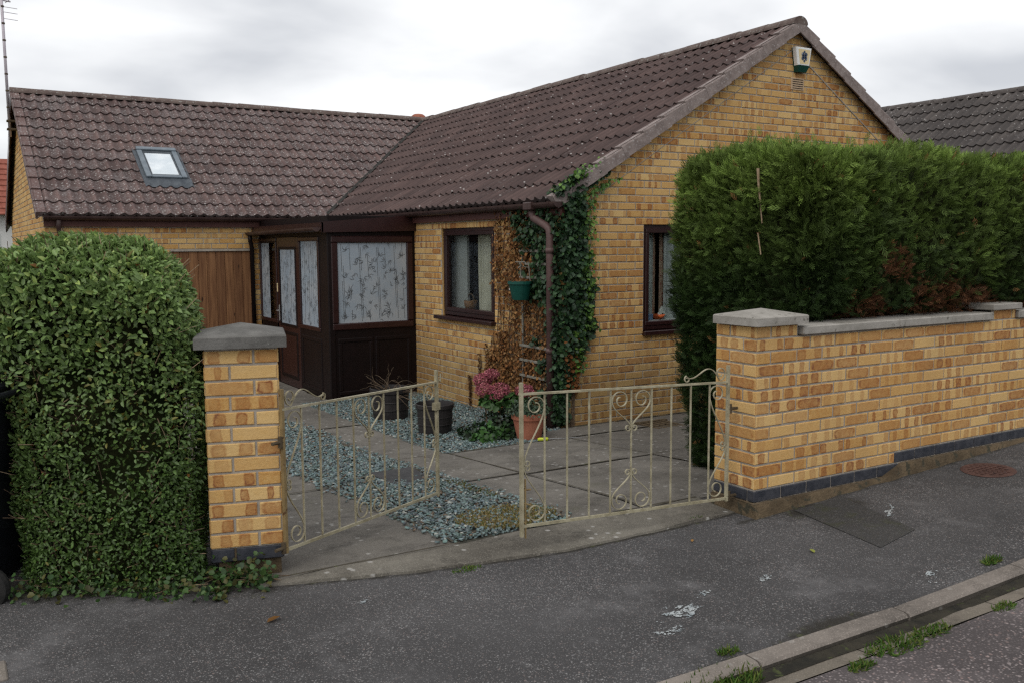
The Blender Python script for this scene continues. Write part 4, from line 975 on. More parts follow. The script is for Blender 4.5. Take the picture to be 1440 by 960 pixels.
mb = MB(); frame_rect(mb, O, U, N, 4.50, 5.215, .445, 1.525, .035, -.01, .012, .005); frame_rect(mb, O, U, N, 4.50, 5.215, PZ + .15, .38, .045, -.01, .012, .006); mb.build('moulding', M['upvc_dark'], door)
mb = MB(); plate(mb, O, U, N, 4.53, 5.185, .475, 1.495, -.004); bamboo(mb, O, U, N, 4.535, 5.18, .48, 1.49, .16, -.0025, 6, 1, .75); mb.build('pane', [M['frosted'], M['leafprint_faint']], door)
mb = MB(); mb.box((XP - .016, 5.225, .50), (XP - .004, 5.262, .72), bev=.004); mb.tube([(XP - .02, 5.245, .645), (XP - .05, 5.245, .645), (XP - .052, 5.13, .645)], .009, 8); mb.build('handle', M['steel'], door)
mb = MB(); mb.box((XP - .008, 5.31, .90), (XP + .002, 5.36, 1.02), bev=.003); mb.build('doorbell', M['cream'], side, label='small cream door bell')
mb = MB(); mb.box((XP - .012, YP - .012, PZ), (XP + .075, YP + .07, 1.78), bev=.012); mb.build('corner_post', M['upvc_dark'], front)
# porch roof: lean-to falling to the door side
mb = MB(); zi, zo = 1.90, 1.80
mb.faces([(0.0, YP - .05, zi), (XP - .09, YP - .05, zo), (XP - .09, WY, zo), (0, WY, zi)], [(0, 1, 2, 3)])
mb.faces([(-.003, YP - .055, 1.715), (XP - .09, YP - .055, 1.695), (XP - .09, YP - .055, zo + .02), (-.003, YP - .055, zi + .02), (-.003, YP - .02, 1.715), (XP - .09, YP - .02, 1.695), (XP - .09, YP - .02, zo + .02), (-.003, YP - .02, zi + .02)], [(0, 1, 2, 3), (7, 6, 5, 4), (0, 4, 5, 1), (3, 2, 6, 7)])
mb.box((XP - .10, YP - .055, 1.70), (XP - .07, WY - .003, 1.815)); pr = mb.build('porch_roof', M['upvc'], house)
mb = MB(); halfpipe(mb, (XP - .155, YP - .06, 1.755), (XP - .155, WY - .02, 1.735), .05); mb.build('gutter', M['gutter'], pr)
mb = MB(); mb.tube([(XP - .155, WY - .10, 1.70), (XP - .155, WY - .10, 1.62), (XP - .12, WY - .05, 1.52), (XP - .12, WY - .05, PZ)], .032, 12); mb.build('downpipe', M['upvc_dark'], pr, smooth=True)
mb = MB(); mb.box((XP - .30, 4.2, PZ - .10), (XP - .002, 5.5, PZ + .04), bev=.01); mb.build('door_step', M['concrete'], house)
mb = MB(); mb.box((XP + .5, 5.0, -.3), (XP + .9, 5.8, 1.6)); mb.build('porch_interior', M['tile_red'], house)

# ------------------------------------------------------------------ rooflight
rl = MB()
def sk(u, v, h): return Vector((UX + u, YV, HE - .02)) + Vector((0, CP, SP)) * v + nf * h
Rm = Matrix((Vector((1, 0, 0)), Vector((0, CP, SP)), nf)).transposed().to_4x4(); Rm.translation = Vector((UX, YV, HE - .02))
u0, u1, v0, v1 = 1.512, 2.088, .92, 1.93
for lo, hi in (((u0, v1 - .085, .02), (u1, v1, .10)), ((u0, v0 + .085, .02), (u0 + .075, v1 - .087, .085)), ((u1 - .075, v0 + .085, .02), (u1, v1 - .087, .085)), ((u0 + .077, v0 + .085, .02), (u1 - .077, v0 + .145, .08))): rl.box(lo, hi, bev=.008, M4=Rm)
rlo = rl.build('roof_window', M['rooflight'], house)
mb = MB()
for lo, hi in (((u0 + .078, v0 + .147, .02), (u0 + .10, v1 - .09, .07)), ((u1 - .10, v0 + .147, .02), (u1 - .078, v1 - .09, .07)), ((u0 + .10, v1 - .14, .02), (u1 - .10, v1 - .09, .07)), ((u0 + .10, v0 + .147, .02), (u1 - .10, v0 + .18, .07))): mb.box(lo, hi, bev=.004, M4=Rm)
mb.build('sash', M['lead'], rlo)
mb = MB(); mb.poly([sk(u0 + .095, v0 + .17, .058), sk(u1 - .095, v0 + .17, .058), sk(u1 - .095, v1 - .13, .058), sk(u0 + .095, v1 - .13, .058)]); mb.build('pane', M['skyglass'], rlo)
mb = MB(); mb.box((u0 - .05, v0 - .01, .012), (u0 - .002, v1 + .02, .045), M4=Rm); mb.box((u1 + .002, v0 - .01, .012), (u1 + .045, v1 + .02, .045), M4=Rm)
n = 40
for i in range(n):
    a = u0 - .05 + (u1 - u0 + .10) * i / n; b = u0 - .05 + (u1 - u0 + .10) * (i + 1) / n
    mb.poly([sk(a, v0 - .16, wave(a) + .032), sk(b, v0 - .16, wave(b) + .032), sk(b, v0 + .087, .05), sk(a, v0 + .087, .05)])
mb.build('flashing', M['lead'], rlo)

# ------------------------------------------------------------------ vent, alarm box, aerial
mb = MB(); vx, vz = 3.22, 3.32; mb.box((vx - .105, -.014, vz - .068), (vx + .105, .01, vz + .068), bev=.004); av = mb.build('air_brick', mottled('terracotta_pink', (.42, .30, .19), (.50, .36, .24), 8, .85), house)
mb = MB()
for k in range(5): mb.box((vx - .085, -.0155, vz - .052 + k * .024), (vx + .085, -.0142, vz - .043 + k * .024))
mb.build('slot', M['soil'], av)
al = thing('alarm_box', (3.235, -.006, 3.46), 'white and green alarm box with dark blue emblem high on the gable', 'alarm box')
ax, az = 3.235, 3.585
mb = MB()
def trap(zt, zb, wt, wb, y0, y1, bev=.012):
    o = [(-wt, zt), (wt, zt), (wb, zb), (-wb, zb)]
    back = [(ax + x, y0, az + z) for x, z in o]; mid = [(ax + x, y1 + bev, az + z) for x, z in o]; f = [(ax + x * (1 - bev / .1), y1, az + z * .94) for x, z in o]
    mb.faces(back + mid + f, [(0, 1, 5, 4), (1, 2, 6, 5), (2, 3, 7, 6), (3, 0, 4, 7), (4, 5, 9, 8), (5, 6, 10, 9), (6, 7, 11, 10), (7, 4, 8, 11), (8, 9, 10, 11)])
trap(.13, -.07, .128, .092, -.025, -.085); mb.build('cover', M['white'], al)
mb = MB(); o = [(-.122, .125), (.122, .125), (.075, -.135), (-.075, -.135)]; mb.faces([(ax + x, .0, az + z) for x, z in o] + [(ax + x, -.024, az + z) for x, z in o], [(0, 1, 5, 4), (1, 2, 6, 5), (2, 3, 7, 6), (3, 0, 4, 7), (4, 5, 6, 7)])
o = [(-.094, -.072), (.094, -.072), (.07, -.14), (-.07, -.14)]; mb.faces([(ax + x, -.024, az + z) for x, z in o] + [(ax + x * .95, -.088 + (.03 if z < -.1 else 0), az + z) for x, z in o], [(0, 1, 5, 4), (1, 2, 6, 5), (2, 3, 7, 6), (3, 0, 4, 7), (4, 5, 6, 7)]); mb.build('base', M['green_plastic'], al)
mb = MB(); o = [(-.098, .105), (.098, .105), (.070, -.055), (-.070, -.055)]; mb.poly([(ax + x, -.0865, az + z) for x, z in o]); mb.build('face_panel', M['cream'], al)
mb = MB()
def disc(cx, cz, r, y, mi, n=14): mb.poly([(ax + cx + r * math.cos(2 * PI * k / n), y, az + cz + r * math.sin(2 * PI * k / n)) for k in range(n)], mi=mi)
for cx, cz, r in ((0, .075, .016), (0, -.022, .016), (-.027, .050, .022), (.027, .050, .022), (-.027, .006, .022), (.027, .006, .022), (0, .028, .026)): disc(cx, cz, r, -.0878, 0)
for cx, cz in ((-.034, .054), (.034, .004)): disc(cx, cz, .012, -.0884, 1)
for cx, cz in ((-.029, .051), (.029, .007)): disc(cx, cz, .012, -.089, 0)
mb.build('emblem', [M['navy'], M['white']], al)
ae = thing('tv_aerial', (-4.12, 9.62, 3.4), 'tall grey aerial mast fixed to the left gable end', 'aerial')
mb = MB(); mb.tube([(-4.10, 9.60, 3.30), (-4.11, 9.58, 5.9)], .022, 10); mb.build('mast', M['alu'], ae, smooth=True)
for z in (3.42, 3.55): mb = MB(); mb.box((-4.14, 9.54, z - .015), (-4.0, 9.66, z + .015), bev=.004); mb.build('bracket', M['iron'], ae)
for k in range(8): mb = MB(); mb.tube([(-4.103, 9.594 - k * .002, 3.75 + k * .26), (-4.103, 9.594 - k * .002, 3.775 + k * .26)], .026, 8); mb.build('cable_clip', M['iron'], ae)
mb = MB(); mb.tube([(-4.6, 9.5, 5.44), (-3.98, 9.64, 5.42)], .012, 8); mb.build('boom', M['alu'], ae)
for k in range(6):
    mb = MB(); x = -4.55 + k * .11; mb.tube([(x - .04, 9.5 + k * .024 + .22, 5.44), (x + .04, 9.5 + k * .024 - .22, 5.44)], .006, 6); mb.build('element', M['alu'], ae)
for z in (5.32, 5.24, 5.14): mb = MB(); mb.tube([(-4.11, 9.58, z), (-3.90, 9.5, z - .03)], .005, 6); mb.build('element', M['alu'], ae)

# ------------------------------------------------------------------ street pier with its cap
pier = thing('gate_pier', lp(.17, .17, -.1), 'square yellow brick gate pier with pyramid cap beside the privet hedge', 'gate pier')
PWD = .337; faces4 = [((0, 0), PU, (-PW[0], -PW[1])), ((PWD, 0), PW, PU), ((PWD, PWD), (-PU[0], -PU[1]), PW), ((0, PWD), (-PW[0], -PW[1]), (-PU[0], -PU[1]))]
mb = MB(); st = (.48, .24, .15)
for k, ((u, w), U_, N_) in enumerate(faces4):
    p = lp(u, w); brickwork(mb, (p[0], p[1], 0), (*U_, 0), (*N_, 0), PWD, .07, 13, style=st, start=(0 if k % 2 == 0 else 1))
    q = Vector((p[0], p[1], 0)); flatpoly(mb, q, (*U_, 0), [(0, 0), (PWD, 0), (PWD, .985), (0, .985)], .07, 1)
mb.build('brickwork', [M['brick_wall'], M['mortar']], pier)
mb = MB()
for k, ((u, w), U_, N_) in enumerate(faces4):
    p = Vector((*lp(u, w)[:2], 0)); Uv, Nv = Vector((*U_, 0)), Vector((*N_, 0)); a = .105 if k % 2 == 0 else .215
    for x0, x1 in ((0, a), (a + .01, PWD)):
        Rb = Matrix((Uv, Nv, Vector((0, 0, 1)))).transposed().to_4x4(); Rb.translation = p; mb.box((x0, -.05, .003), (x1, .005, .068), bev=.004, M4=Rb)
mb.build('blue_brick_course', M['bluebrick'], pier)
Rp = Matrix((Vector((*PU, 0)), Vector((*PW, 0)), Vector((0, 0, 1)))).transposed().to_4x4(); Rp.translation = Vector((*PL, 0))
mb = MB(); mb.box((.03, .02, -.25), (PWD - .01, PWD - .01, .003), M4=Rp); mb.box((.002, .002, .01), (PWD - .002, PWD - .002, .07), M4=Rp); mb.build('footing', M['footing'], pier)
mb = MB(); c = [(-.045, -.045), (PWD + .045, -.045), (PWD + .045, PWD + .045), (-.045, PWD + .045)]; b = .006
vs = [lp(u, w, 1.052) for u, w in c] + [lp(u, w, 1.104) for u, w in c] + [lp(u + (b if u < 0 else -b), w + (b if w < 0 else -b), 1.110) for u, w in c] + [lp(PWD / 2, PWD / 2, 1.160)]
fs = [(3, 2, 1, 0)] + [(i, (i + 1) % 4, 4 + (i + 1) % 4, 4 + i) for i in range(4)] + [(4 + i, 4 + (i + 1) % 4, 8 + (i + 1) % 4, 8 + i) for i in range(4)] + [(8 + i, 8 + (i + 1) % 4, 12) for i in range(4)]
mb.faces(vs, fs); mb.build('cap_stone', M['capL'], pier)

# ------------------------------------------------------------------ boundary wall on the right
bw = thing('boundary_wall', (-1.1, -3.5, -.05), 'long yellow brick garden wall with pale coping below the conifer hedge', 'wall')
WX, WYF = -1.125, -3.627; WL = 10.2; PD = .33
mb = MB(); st = (.44, .36, .10)
RWS = 13
# front face; ground rises so the bottom courses are replaced by blue brick stepping up
step = 1.30
brickwork(mb, (WX, WYF, 0), (1, 0, 0), (0, -1, 0), WL, .075, 12, style=st, start=1, holes=[(step, WL, -1, .074), (3.35, WL, .0, .149)])
brickwork(mb, (WX, WYF, 0), (1, 0, 0), (0, -1, 0), .34, .975, 1, style=st, start=1)
brickwork(mb, (WX, WYF, 0), (1, 0, 0), (0, -1, 0), 2.63, .975, 1, style=st, start=1, holes=[(0, 2.33, -1, 1)])
brickwork(mb, (WX, WYF + PD, 0), (0, -1, 0), (-1, 0, 0), PD, .075, 13, style=st, start=1)
flatpoly(mb, (WX, WYF, 0), (1, 0, 0), [(0, 0), (WL, 0), (WL, .975), (2.63, .975), (2.63, 1.045), (2.33, 1.045), (2.33, .975), (.34, .975), (.34, 1.05), (0, 1.05)], 0.0, 1)
flatpoly(mb, (WX, WYF + PD, 0), (0, -1, 0), [(0, 0), (PD, 0), (PD, 1.05), (0, 1.05)], 0.0, 1)
mb.box((WX + .002, WYF + .002, 0), (WX + .338, WYF + PD, 1.05), mi=1); mb.box((WX + .34, WYF + .003, 0), (WX + WL, WYF + .215, .975), mi=1)
mb.build('brickwork', [M['brick_wall'], M['mortar']], bw)
mb = MB()
def blue(x0, x1, z0, off=0):
    x = x0 - off
    while x < x1 - .02:
        a, b = max(x, x0), min(x + .225, x1); mb.box((WX + a + (.004 if a > .001 else -.007), WYF - .007, z0 + .004), (WX + b - .004, WYF + .05, z0 + .071), bev=.004); x += .225
blue(0, step + .04, 0); blue(step - .012, 3.35, .075, .0); blue(3.35, 7, .15, .02)
mb.box((WX - .007, WYF + .055, .004), (WX + .05, WYF + .21, .071), bev=.004); mb.box((WX - .007, WYF + .22, .004), (WX + .05, WYF + PD, .071), bev=.004)
mb.build('blue_brick_course', M['bluebrick'], bw)
mb = MB(); n = 150       # rough footing
for i in range(n):
    a = WX - .03 + i * .06; b = a + .06; f = lambda x: z_pave(x, -3.7) - .03
    o1 = .035 + .02 * mnoise.noise((a * 6, 0, 0)); o2 = .035 + .02 * mnoise.noise((b * 6, 0, 0))
    rm = lambda x: .074 * max(0, min(1, (x - WX - step + .14) / .20)) + .075 * max(0, min(1, (x - WX - 3.35 + .1) / .12)); za, zb_ = rm(a), rm(b)
    mb.poly([(a, WYF - o1 - .02, f(a)), (b, WYF - o2 - .02, f(b)), (b, WYF - o2, zb_), (a, WYF - o1, za)]); mb.poly([(a, WYF - o1, za), (b, WYF - o2, zb_), (b, WYF + .02, zb_), (a, WYF + .02, za)])
mb.poly([(WX - .03, WYF - .055, -.12), (WX - .03, WYF - .035, 0), (WX - .03, WYF + PD, 0), (WX - .03, WYF + PD, -.12)]); mb.poly([(WX - .03, WYF - .035, .0022), (WX + .02, WYF - .035, .0022), (WX + .02, WYF + PD, .0022), (WX - .03, WYF + PD, .0022)])
mb.box((WX - .028, WYF - .028, -.2), (WX + .25, WYF + PD, -.0015))
mb.build('footing', M['footing'], bw)
mb = MB(); x = .36; k = 0
while x < WL:
    e = min(x + .915, WL)
    if x < 2.33 <= e: e = 2.328
    if 2.32 < x < 2.65: x = 2.635; e = x + .915
    mb.box((WX + x + .002, WYF - .03, .979 + random.uniform(0, .003)), (WX + e - .002, WYF + .245, 1.034), bev=.006); x = e
mb.build('coping', M['capR'], bw)
mb = MB()
mb.box((WX + 2.305, WYF - .04, 1.047), (WX + 2.66, WYF + .26, 1.092), bev=.006)
mb.build('pier_cap', M['capR'], bw)
mb = MB(); x0, x1, y0, y1 = WX - .045, WX + .385, WYF - .045, WYF + PD - .01; b = .006
vs = [(x, y, 1.053) for x, y in ((x0, y0), (x1, y0), (x1, y1), (x0, y1))] + [(x, y, 1.100) for x, y in ((x0, y0), (x1, y0), (x1, y1), (x0, y1))] + [(x, y, 1.106) for x, y in ((x0 + b, y0 + b), (x1 - b, y0 + b), (x1 - b, y1 - b), (x0 + b, y1 - b))] + [((x0 + x1) / 2, (y0 + y1) / 2, 1.145)]
mb.faces(vs, fs); mb.build('cap_stone', M['capR'], bw)

# ------------------------------------------------------------------ gates
def spiral(cx, cz, r, a0, turns, sgn, n=30, shrink=.25):
    """from the outside in: start angle a0"""
    out = []
    for i in range(n + 1):
        t = i / n; rr = r * (1 - (1 - shrink) * t); a = a0 + sgn * 2 * PI * turns * t; out.append((cx + rr * math.cos(a), cz + rr * math.sin(a)))
    return out
def half_scroll(axis, side, zr, vd, wid, hgt, big, small):
    """scroll between the bar at 'axis' and the next bar (side=+1/-1), hanging from zr in direction vd (-1 down, +1 up): a big
    volute under the rail, an arm sweeping back to the axis, a small curl there"""
    L_ = []; cx, cy = wid * .52, big + .002; e = math.radians(-18)
    for i in range(37):
        t = i / 36; ph = e + 2 * PI * 1.28 * (1 - t); rr = big * (.30 + .70 * t ** .9); L_.append((cx + rr * math.cos(ph) * (1 + .04 * t), -cy + rr * math.sin(ph)))
    p0 = L_[-1]; p3 = (.003, -(hgt - small)); c1 = (p0[0] - .012, p0[1] - hgt * .22); c2 = (p3[0] + .010, p3[1] + hgt * .22)
    for i in range(1, 15):
        t = i / 14; q = 1 - t; L_.append(tuple(q ** 3 * p0[k] + 3 * q * q * t * c1[k] + 3 * q * t * t * c2[k] + t ** 3 * p3[k] for k in (0, 1)))
    for i in range(1, 22):
        t = i / 21; ph = PI + 2 * PI * 1.1 * t; rr = small * (1 - .62 * t); L_.append((p3[0] + small + rr * math.cos(ph) , p3[1] + rr * math.sin(ph)))
    return [(axis + side * x, zr - vd * y) for x, y in L_]
def make_gate(name, hinge, ang, L, z0, sag, label, left):
    g = thing(name, (hinge[0], hinge[1], z0), label, 'gate', 'wrought iron drive gates')
    d = Vector((math.cos(ang), math.sin(ang), 0)); nrm = Vector((-d.y, d.x, 0)); H = .71; hv = Vector((*hinge, z0))
    def P(x, z, o=0.0): return hv + d * x + Vector((0, 0, z - sag * x / L)) + nrm * o
    def rod(name, pts, r=None, flat=None, mat='gate'):
        mb = MB()
        if flat: mb.strip([P(*p) for p in pts], nrm, flat[0], flat[1])
        else: mb.tube([P(*p) for p in pts], r, 8)
        return mb.build(name, M[mat], g)
    sq = .017
    rod('stile', [(0, -.01), (0, H + .10)], flat=(sq, sq), mat='gate_dark' if left else 'gate'); rod('stile', [(L, -.01 if left else -.05), (L, H + (.075 if left else .06))], flat=(sq * 1.1, sq))
    rod('rail', [(.011, .006), (L - .011, .006)], flat=(.011, .015)); rod('rail', [(-.006, H), (L + .012, H)], flat=(.018, .011))
    xs = [L * (k + 1) / 10 for k in range(9)]
    for x in xs: rod('bar', [(x, .017), (x, H - .007)], flat=(.008, .008))
    b = L / 10
    def sc(axis, side, top, hgt): rod('scroll', half_scroll(axis, side, H - .008 if top else .018, -1 if top else 1, b, hgt, b * .40, .020), flat=(.009, .0045))
    for s_ in (-1, 1): sc(xs[4], s_, True, .235); sc(xs[4], s_, False, .235)
    for ax_, s_ in ((.011, 1), (L - .011, -1)): sc(ax_, s_, True, .38); sc(ax_, s_, False, .315)
    # crest over the hinge end
    cr = [(.012 + .05 + .043 * (1 - .7 * t) * math.cos(PI - 2 * PI * 1.2 * (1 - t) * -1 + .4), H + .055 + .043 * (1 - .7 * t) * math.sin(PI + 2 * PI * 1.2 * (1 - t) + .4)) for t in np.linspace(1, 0, 26)]
    top = []
    A0 = cr[-1]
    for t in np.linspace(.05, 1, 18):
        x = A0[0] + (2.2 * b - A0[0]) * t; zc = A0[1] + (H + .036 - A0[1]) * t + .065 * math.sin(PI * min(1, t * 1.15)) ** 1.0 * (1 - t) * 1.6; top.append((x, zc))
    sm = [(2.2 * b + .0 + .022 * (1 - .65 * t) * math.cos(PI / 2 - 2 * PI * 1.15 * t), H + .030 + .022 * (1 - .65 * t) * math.sin(PI / 2 - 2 * PI * 1.15 * t)) for t in np.linspace(.05, 1, 18)]
    rod('scroll', cr + top + sm, flat=(.009, .0045))
    for z in (.55, .02):
        mb = MB(); mb.box(tuple(P(-.055, z - .01) - Vector((.012, .012, 0))), tuple(P(-.012, z + .012) + Vector((.012, .012, 0)))) if False else mb.tube([P(-.075, z), P(.0, z)], .009, 8)
        mb.tube([P(-.018, z - .028), P(-.018, z + .028)], .012, 8); mb.build('hinge', M['iron'], g)
    mb = MB()
    if left:
        mb.strip([P(L - .03, .56), P(L + .02, .56)], nrm, .03, .045); mb.build('latch', M['gate'], g); mb = MB(); mb.tube([P(L + .008, H + .02), P(L + .045, H - .0), P(L + .05, H + .05)], .005, 6)
    else:
        mb.tube([P(L - .055, .20), P(L, .20)], .005, 6); mb.tube([P(L - .055, .128), P(L - .055, .115), P(L - .02, .128), P(L, .13)], .005, 6); mb.tube([P(L - .022, .26), P(L - .022, -.06)], .006, 6)
    mb.build('latch_hook' if left else 'drop_bolt', M['gate'] if left else M['gate_dark'], g)
    return g
make_gate('garden_gate', (-3.786, -3.08), R(31), 1.41, .035, .055, 'cream wrought iron gate standing open inwards from the left pier', True)
make_gate('garden_gate', (-1.225, -3.50), R(180 - 2.5), 1.41, .010, -.045, 'cream wrought iron gate hinged on the right-hand garden wall', False)

# ------------------------------------------------------------------ hedges
def rounded_shell(n, ext, rad, seed, faces=('f', 't', 'l', 'r', 'b')):
    """points and normals on a rounded box centred at the origin, half extents ext"""
    r = np.random.default_rng(seed); ex, ey, ez = ext; A = {'f': ex * ez, 'b': ex * ez, 't': ex * ey, 'l': ey * ez, 'r': ey * ez}
    tot = sum(A[k] for k in faces); out = []
    for k in faces:
        m_ = int(n * A[k] / tot); a = r.uniform(-1, 1, m_); b = r.uniform(-1, 1, m_); o = np.ones(m_)
        out.append({'f': np.stack([a * ex, -o * ey, b * ez], 1), 'b': np.stack([a * ex, o * ey, b * ez], 1), 't': np.stack([a * ex, b * ey, o * ez], 1), 'l': np.stack([-o * ex, a * ey, b * ez], 1), 'r': np.stack([o * ex, a * ey, b * ez], 1)}[k])
    P = np.concatenate(out); E = np.array(ext); inn = np.clip(P, -(E - rad), E - rad); inn[:, 2] = np.clip(P[:, 2], -ez, ez - rad)
    D = P - inn; N = unit(D); return inn + N * rad, N
def cmix(a, b, t): return np.array(a)[None] * (1 - t[:, None]) + np.array(b)[None] * t[:, None]
# --- privet, left
ph = thing('privet_hedge', hp_(-.5, .6, -.1), 'clipped broad-leaved green hedge left of the brick gate pier', 'hedge')
PC = np.array(hp_(-.485, .44, 0)); ext = (.425, .56, .845); ztop = 1.515; zc = ztop - ext[2]
def to_w(L_):
    out = np.empty_like(L_); out[:, 0] = PC[0] + HU[0] * L_[:, 0] + HW[0] * L_[:, 1]; out[:, 1] = PC[1] + HU[1] * L_[:, 0] + HW[1] * L_[:, 1]; out[:, 2] = zc + L_[:, 2]; return out
def to_wv(L_): return np.stack([HU[0] * L_[:, 0] + HW[0] * L_[:, 1], HU[1] * L_[:, 0] + HW[1] * L_[:, 1], L_[:, 2]], 1)
def privet_shape(P, N):
    t = (P[:, 2] + ext[2]) / (2 * ext[2])
    P = P.copy(); P[:, 0] *= 1 + .05 * np.sin(t * 3.0)
    q = np.clip(-P[:, 0] / .45, 0, 1); P[:, 0] -= .16 * np.clip((t - .45) / .35, 0, 1) * q * q * (3 - 2 * q); q = np.clip(P[:, 0] / .45, 0, 1); P[:, 0] -= .10 * np.clip((t - .74) / .26, 0, 1) * q; q = np.clip(-P[:, 1] / .5, 0, 1); P[:, 1] -= .13 * np.clip(1 - t / .45, 0, 1) * q      # bulges out above the bin
    P += N * (.035 * nz3(P, 4.2, 1) + .018 * nz3(P, 11, 2))[:, None]; return P
n = 52000; P, N = rounded_shell(n, ext, .23, 3, ('f', 't', 'l', 'r')); P = privet_shape(P, N); r = RNG
dep = r.exponential(.038, len(P)).clip(0, .16) - .025; P = P - N * dep[:, None]
bare = (nz3(P, 3.1, 31) > .42) & (np.abs(P[:, 2] - .12) < .42) & (r.random(len(P)) < .55); P, N, dep = P[~bare], N[~bare], dep[~bare]
t = (P[:, 2] + ext[2]) / (2 * ext[2]); Pw = to_w(P); Nw = to_wv(N)
rd = unit(r.normal(size=P.shape)); up = np.array([[0, 0, 1.0]])
D = unit(Nw * .55 + rd * .8 + up * (.1 + .45 * t[:, None])); Nf = unit(Nw * .8 + rd[:, ::-1] * .55 + up * .45)
L = r.uniform(.014, .032, len(P)) * (.85 + .85 * t ** 2); Wd = L * r.uniform(.48, .62, len(P))
V, F = leaf_geo(Pw, D, Nf, L, Wd)
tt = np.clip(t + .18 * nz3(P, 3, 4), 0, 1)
C = cmix((.048, .094, .022), (.165, .25, .092), np.clip(tt * 1.0, 0, 1) ** 1.4) * r.uniform(.6, 1.4, (len(P), 1))  # paler towards the top: light from above put into the leaf colour
C *= np.clip(1.05 - dep * 3.5, .35, 1.1)[:, None]  # leaves set deeper are darkened, inner shade painted into their colour
pick = r.random(len(P)); md = np.exp(-((t - .55) / .16) ** 2); yl = pick < .008 + .045 * md; C[yl] = np.array([.17, .165, .04]) * r.uniform(.6, 1.2, (yl.sum(), 1)); C[(pick > .16) & (pick < .163)] = (.17, .08, .025); lt = (pick > .90) & (t > .45); C[lt] = C[lt] * np.array([1.5, 1.3, 1.2])
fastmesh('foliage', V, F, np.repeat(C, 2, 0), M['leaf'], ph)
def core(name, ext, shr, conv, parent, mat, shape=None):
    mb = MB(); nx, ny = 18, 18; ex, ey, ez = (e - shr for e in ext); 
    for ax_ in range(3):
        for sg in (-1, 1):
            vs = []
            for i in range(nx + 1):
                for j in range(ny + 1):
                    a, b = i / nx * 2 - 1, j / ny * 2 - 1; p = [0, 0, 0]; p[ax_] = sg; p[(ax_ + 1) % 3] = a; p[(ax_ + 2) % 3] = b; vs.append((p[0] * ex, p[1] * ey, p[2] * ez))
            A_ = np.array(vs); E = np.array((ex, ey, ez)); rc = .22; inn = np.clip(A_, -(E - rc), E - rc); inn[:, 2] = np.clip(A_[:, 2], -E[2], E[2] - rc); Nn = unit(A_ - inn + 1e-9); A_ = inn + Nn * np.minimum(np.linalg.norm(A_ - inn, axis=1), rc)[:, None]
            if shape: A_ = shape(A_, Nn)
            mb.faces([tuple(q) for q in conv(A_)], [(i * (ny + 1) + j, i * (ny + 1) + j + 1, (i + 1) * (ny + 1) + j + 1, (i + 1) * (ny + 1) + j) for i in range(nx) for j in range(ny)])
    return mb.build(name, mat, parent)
core('shaded_core', ext, .095, to_w, ph, M['core'], privet_shape)
mb = MB()
for k in range(950):
    i = random.randrange(len(P)); p = Vector(Pw[i]) - Vector(Nw[i]) * .05; dr = Vector(Nw[i]) * random.uniform(.2, 1) + Vector((random.gauss(0, .5), random.gauss(0, .5), random.uniform(.1, 1.1))); dr.normalize()
    l = random.uniform(.06, .16); q = p + dr * l; mb.tube([p, p + dr * l * .5 + Vector((random.gauss(0, .006), random.gauss(0, .006), 0)), q], [.0028, .0022, .0014], 5, mi=0 if random.random() < .6 else 1)
mb.build('twigs', [M['twig'], M['twig_pale']], ph)['kind'] = 'stuff'
mb = MB()
for k in range(14): 
    u = -.85 + k * .06 + random.uniform(-.02, .02); w = random.uniform(.12, .5); p = Vector(hp_(u, w, -.15)); mb.tube([p, p + Vector((random.gauss(0, .03), random.gauss(0, .03), .25)), p + Vector((random.gauss(0, .08), random.gauss(0, .08), .6))], [.013, .010, .006], 6)
mb.build('stem', M['twig'], ph)
# --- conifer, right
ch = thing('conifer_hedge', (3.2, -2.9, -.1), 'tall clipped conifer hedge with brown lower patches behind the garden wall', 'hedge')
CE = (4.55, .62, 1.18); CC = np.array([-.60 + 4.55, -2.92, 2.10 - 1.18])
def cw(L_): return L_ + CC[None]
def con_shape(P, N):
    P = P.copy(); z = P[:, 2] + CC[2]
    f = np.clip(1 - (z + .15) / 1.15, 0, 1)
    P[:, 1] = np.where(P[:, 1] < 0, P[:, 1] * (1 - .30 * np.clip((1.12 - z) / .12, 0, 1)) - .03 * np.clip((z - 1.12) / .3, 0, 1), P[:, 1])   # tucked in behind the wall, bulging over its top
    q = np.clip((-P[:, 0] - 3.2) / 1.2, 0, 1); P[:, 0] += .25 * f * q * q * (3 - 2 * q)
    P += N * (.05 * nz3(P, 2.3, 7) + .028 * nz3(P, 6.5, 8))[:, None]; return P
n = 90000; P, N = rounded_shell(n, CE, .20, 5, ('f', 't', 'l')); P = con_shape(P, N)
keep = (P[:, 0] < 1.9) & ~((P[:, 1] < -.3) & (P[:, 2] + CC[2] < .93)); P, N = P[keep], N[keep]; ex_ = np.where(P[:, 0] < -3.9)[0]; ex_ = np.concatenate([ex_, RNG.choice(ex_, len(ex_))]); P2 = P[ex_] + RNG.normal(0, .02, (len(ex_), 3)); P = np.concatenate([P, P2]); N = np.concatenate([N, N[ex_]]); n = len(P)
sh_ = np.concatenate([np.array(c_) - CC + RNG.normal(0, 1, (70, 3)) * np.array([.11, .08, .055]) for c_ in ((.35, -2.6, 2.15), (1.05, -2.65, 2.18), (1.42, -2.7, 2.2), (-.2, -2.75, 2.11))])
P = np.concatenate([P, sh_]); N = np.concatenate([N, np.tile(np.array([[0, 0, 1.0]]), (len(sh_), 1))]); n = len(P)
dep = r.exponential(.035, n).clip(0, .15) - .03; P = P - N * dep[:, None]; Pw = cw(P); z = Pw[:, 2]
D = unit(N * r.uniform(.35, 1, (n, 1)) + np.array([[0, 0, 1.0]]) * r.uniform(.15, .95, (n, 1)) + .55 * r.normal(size=(n, 3)))
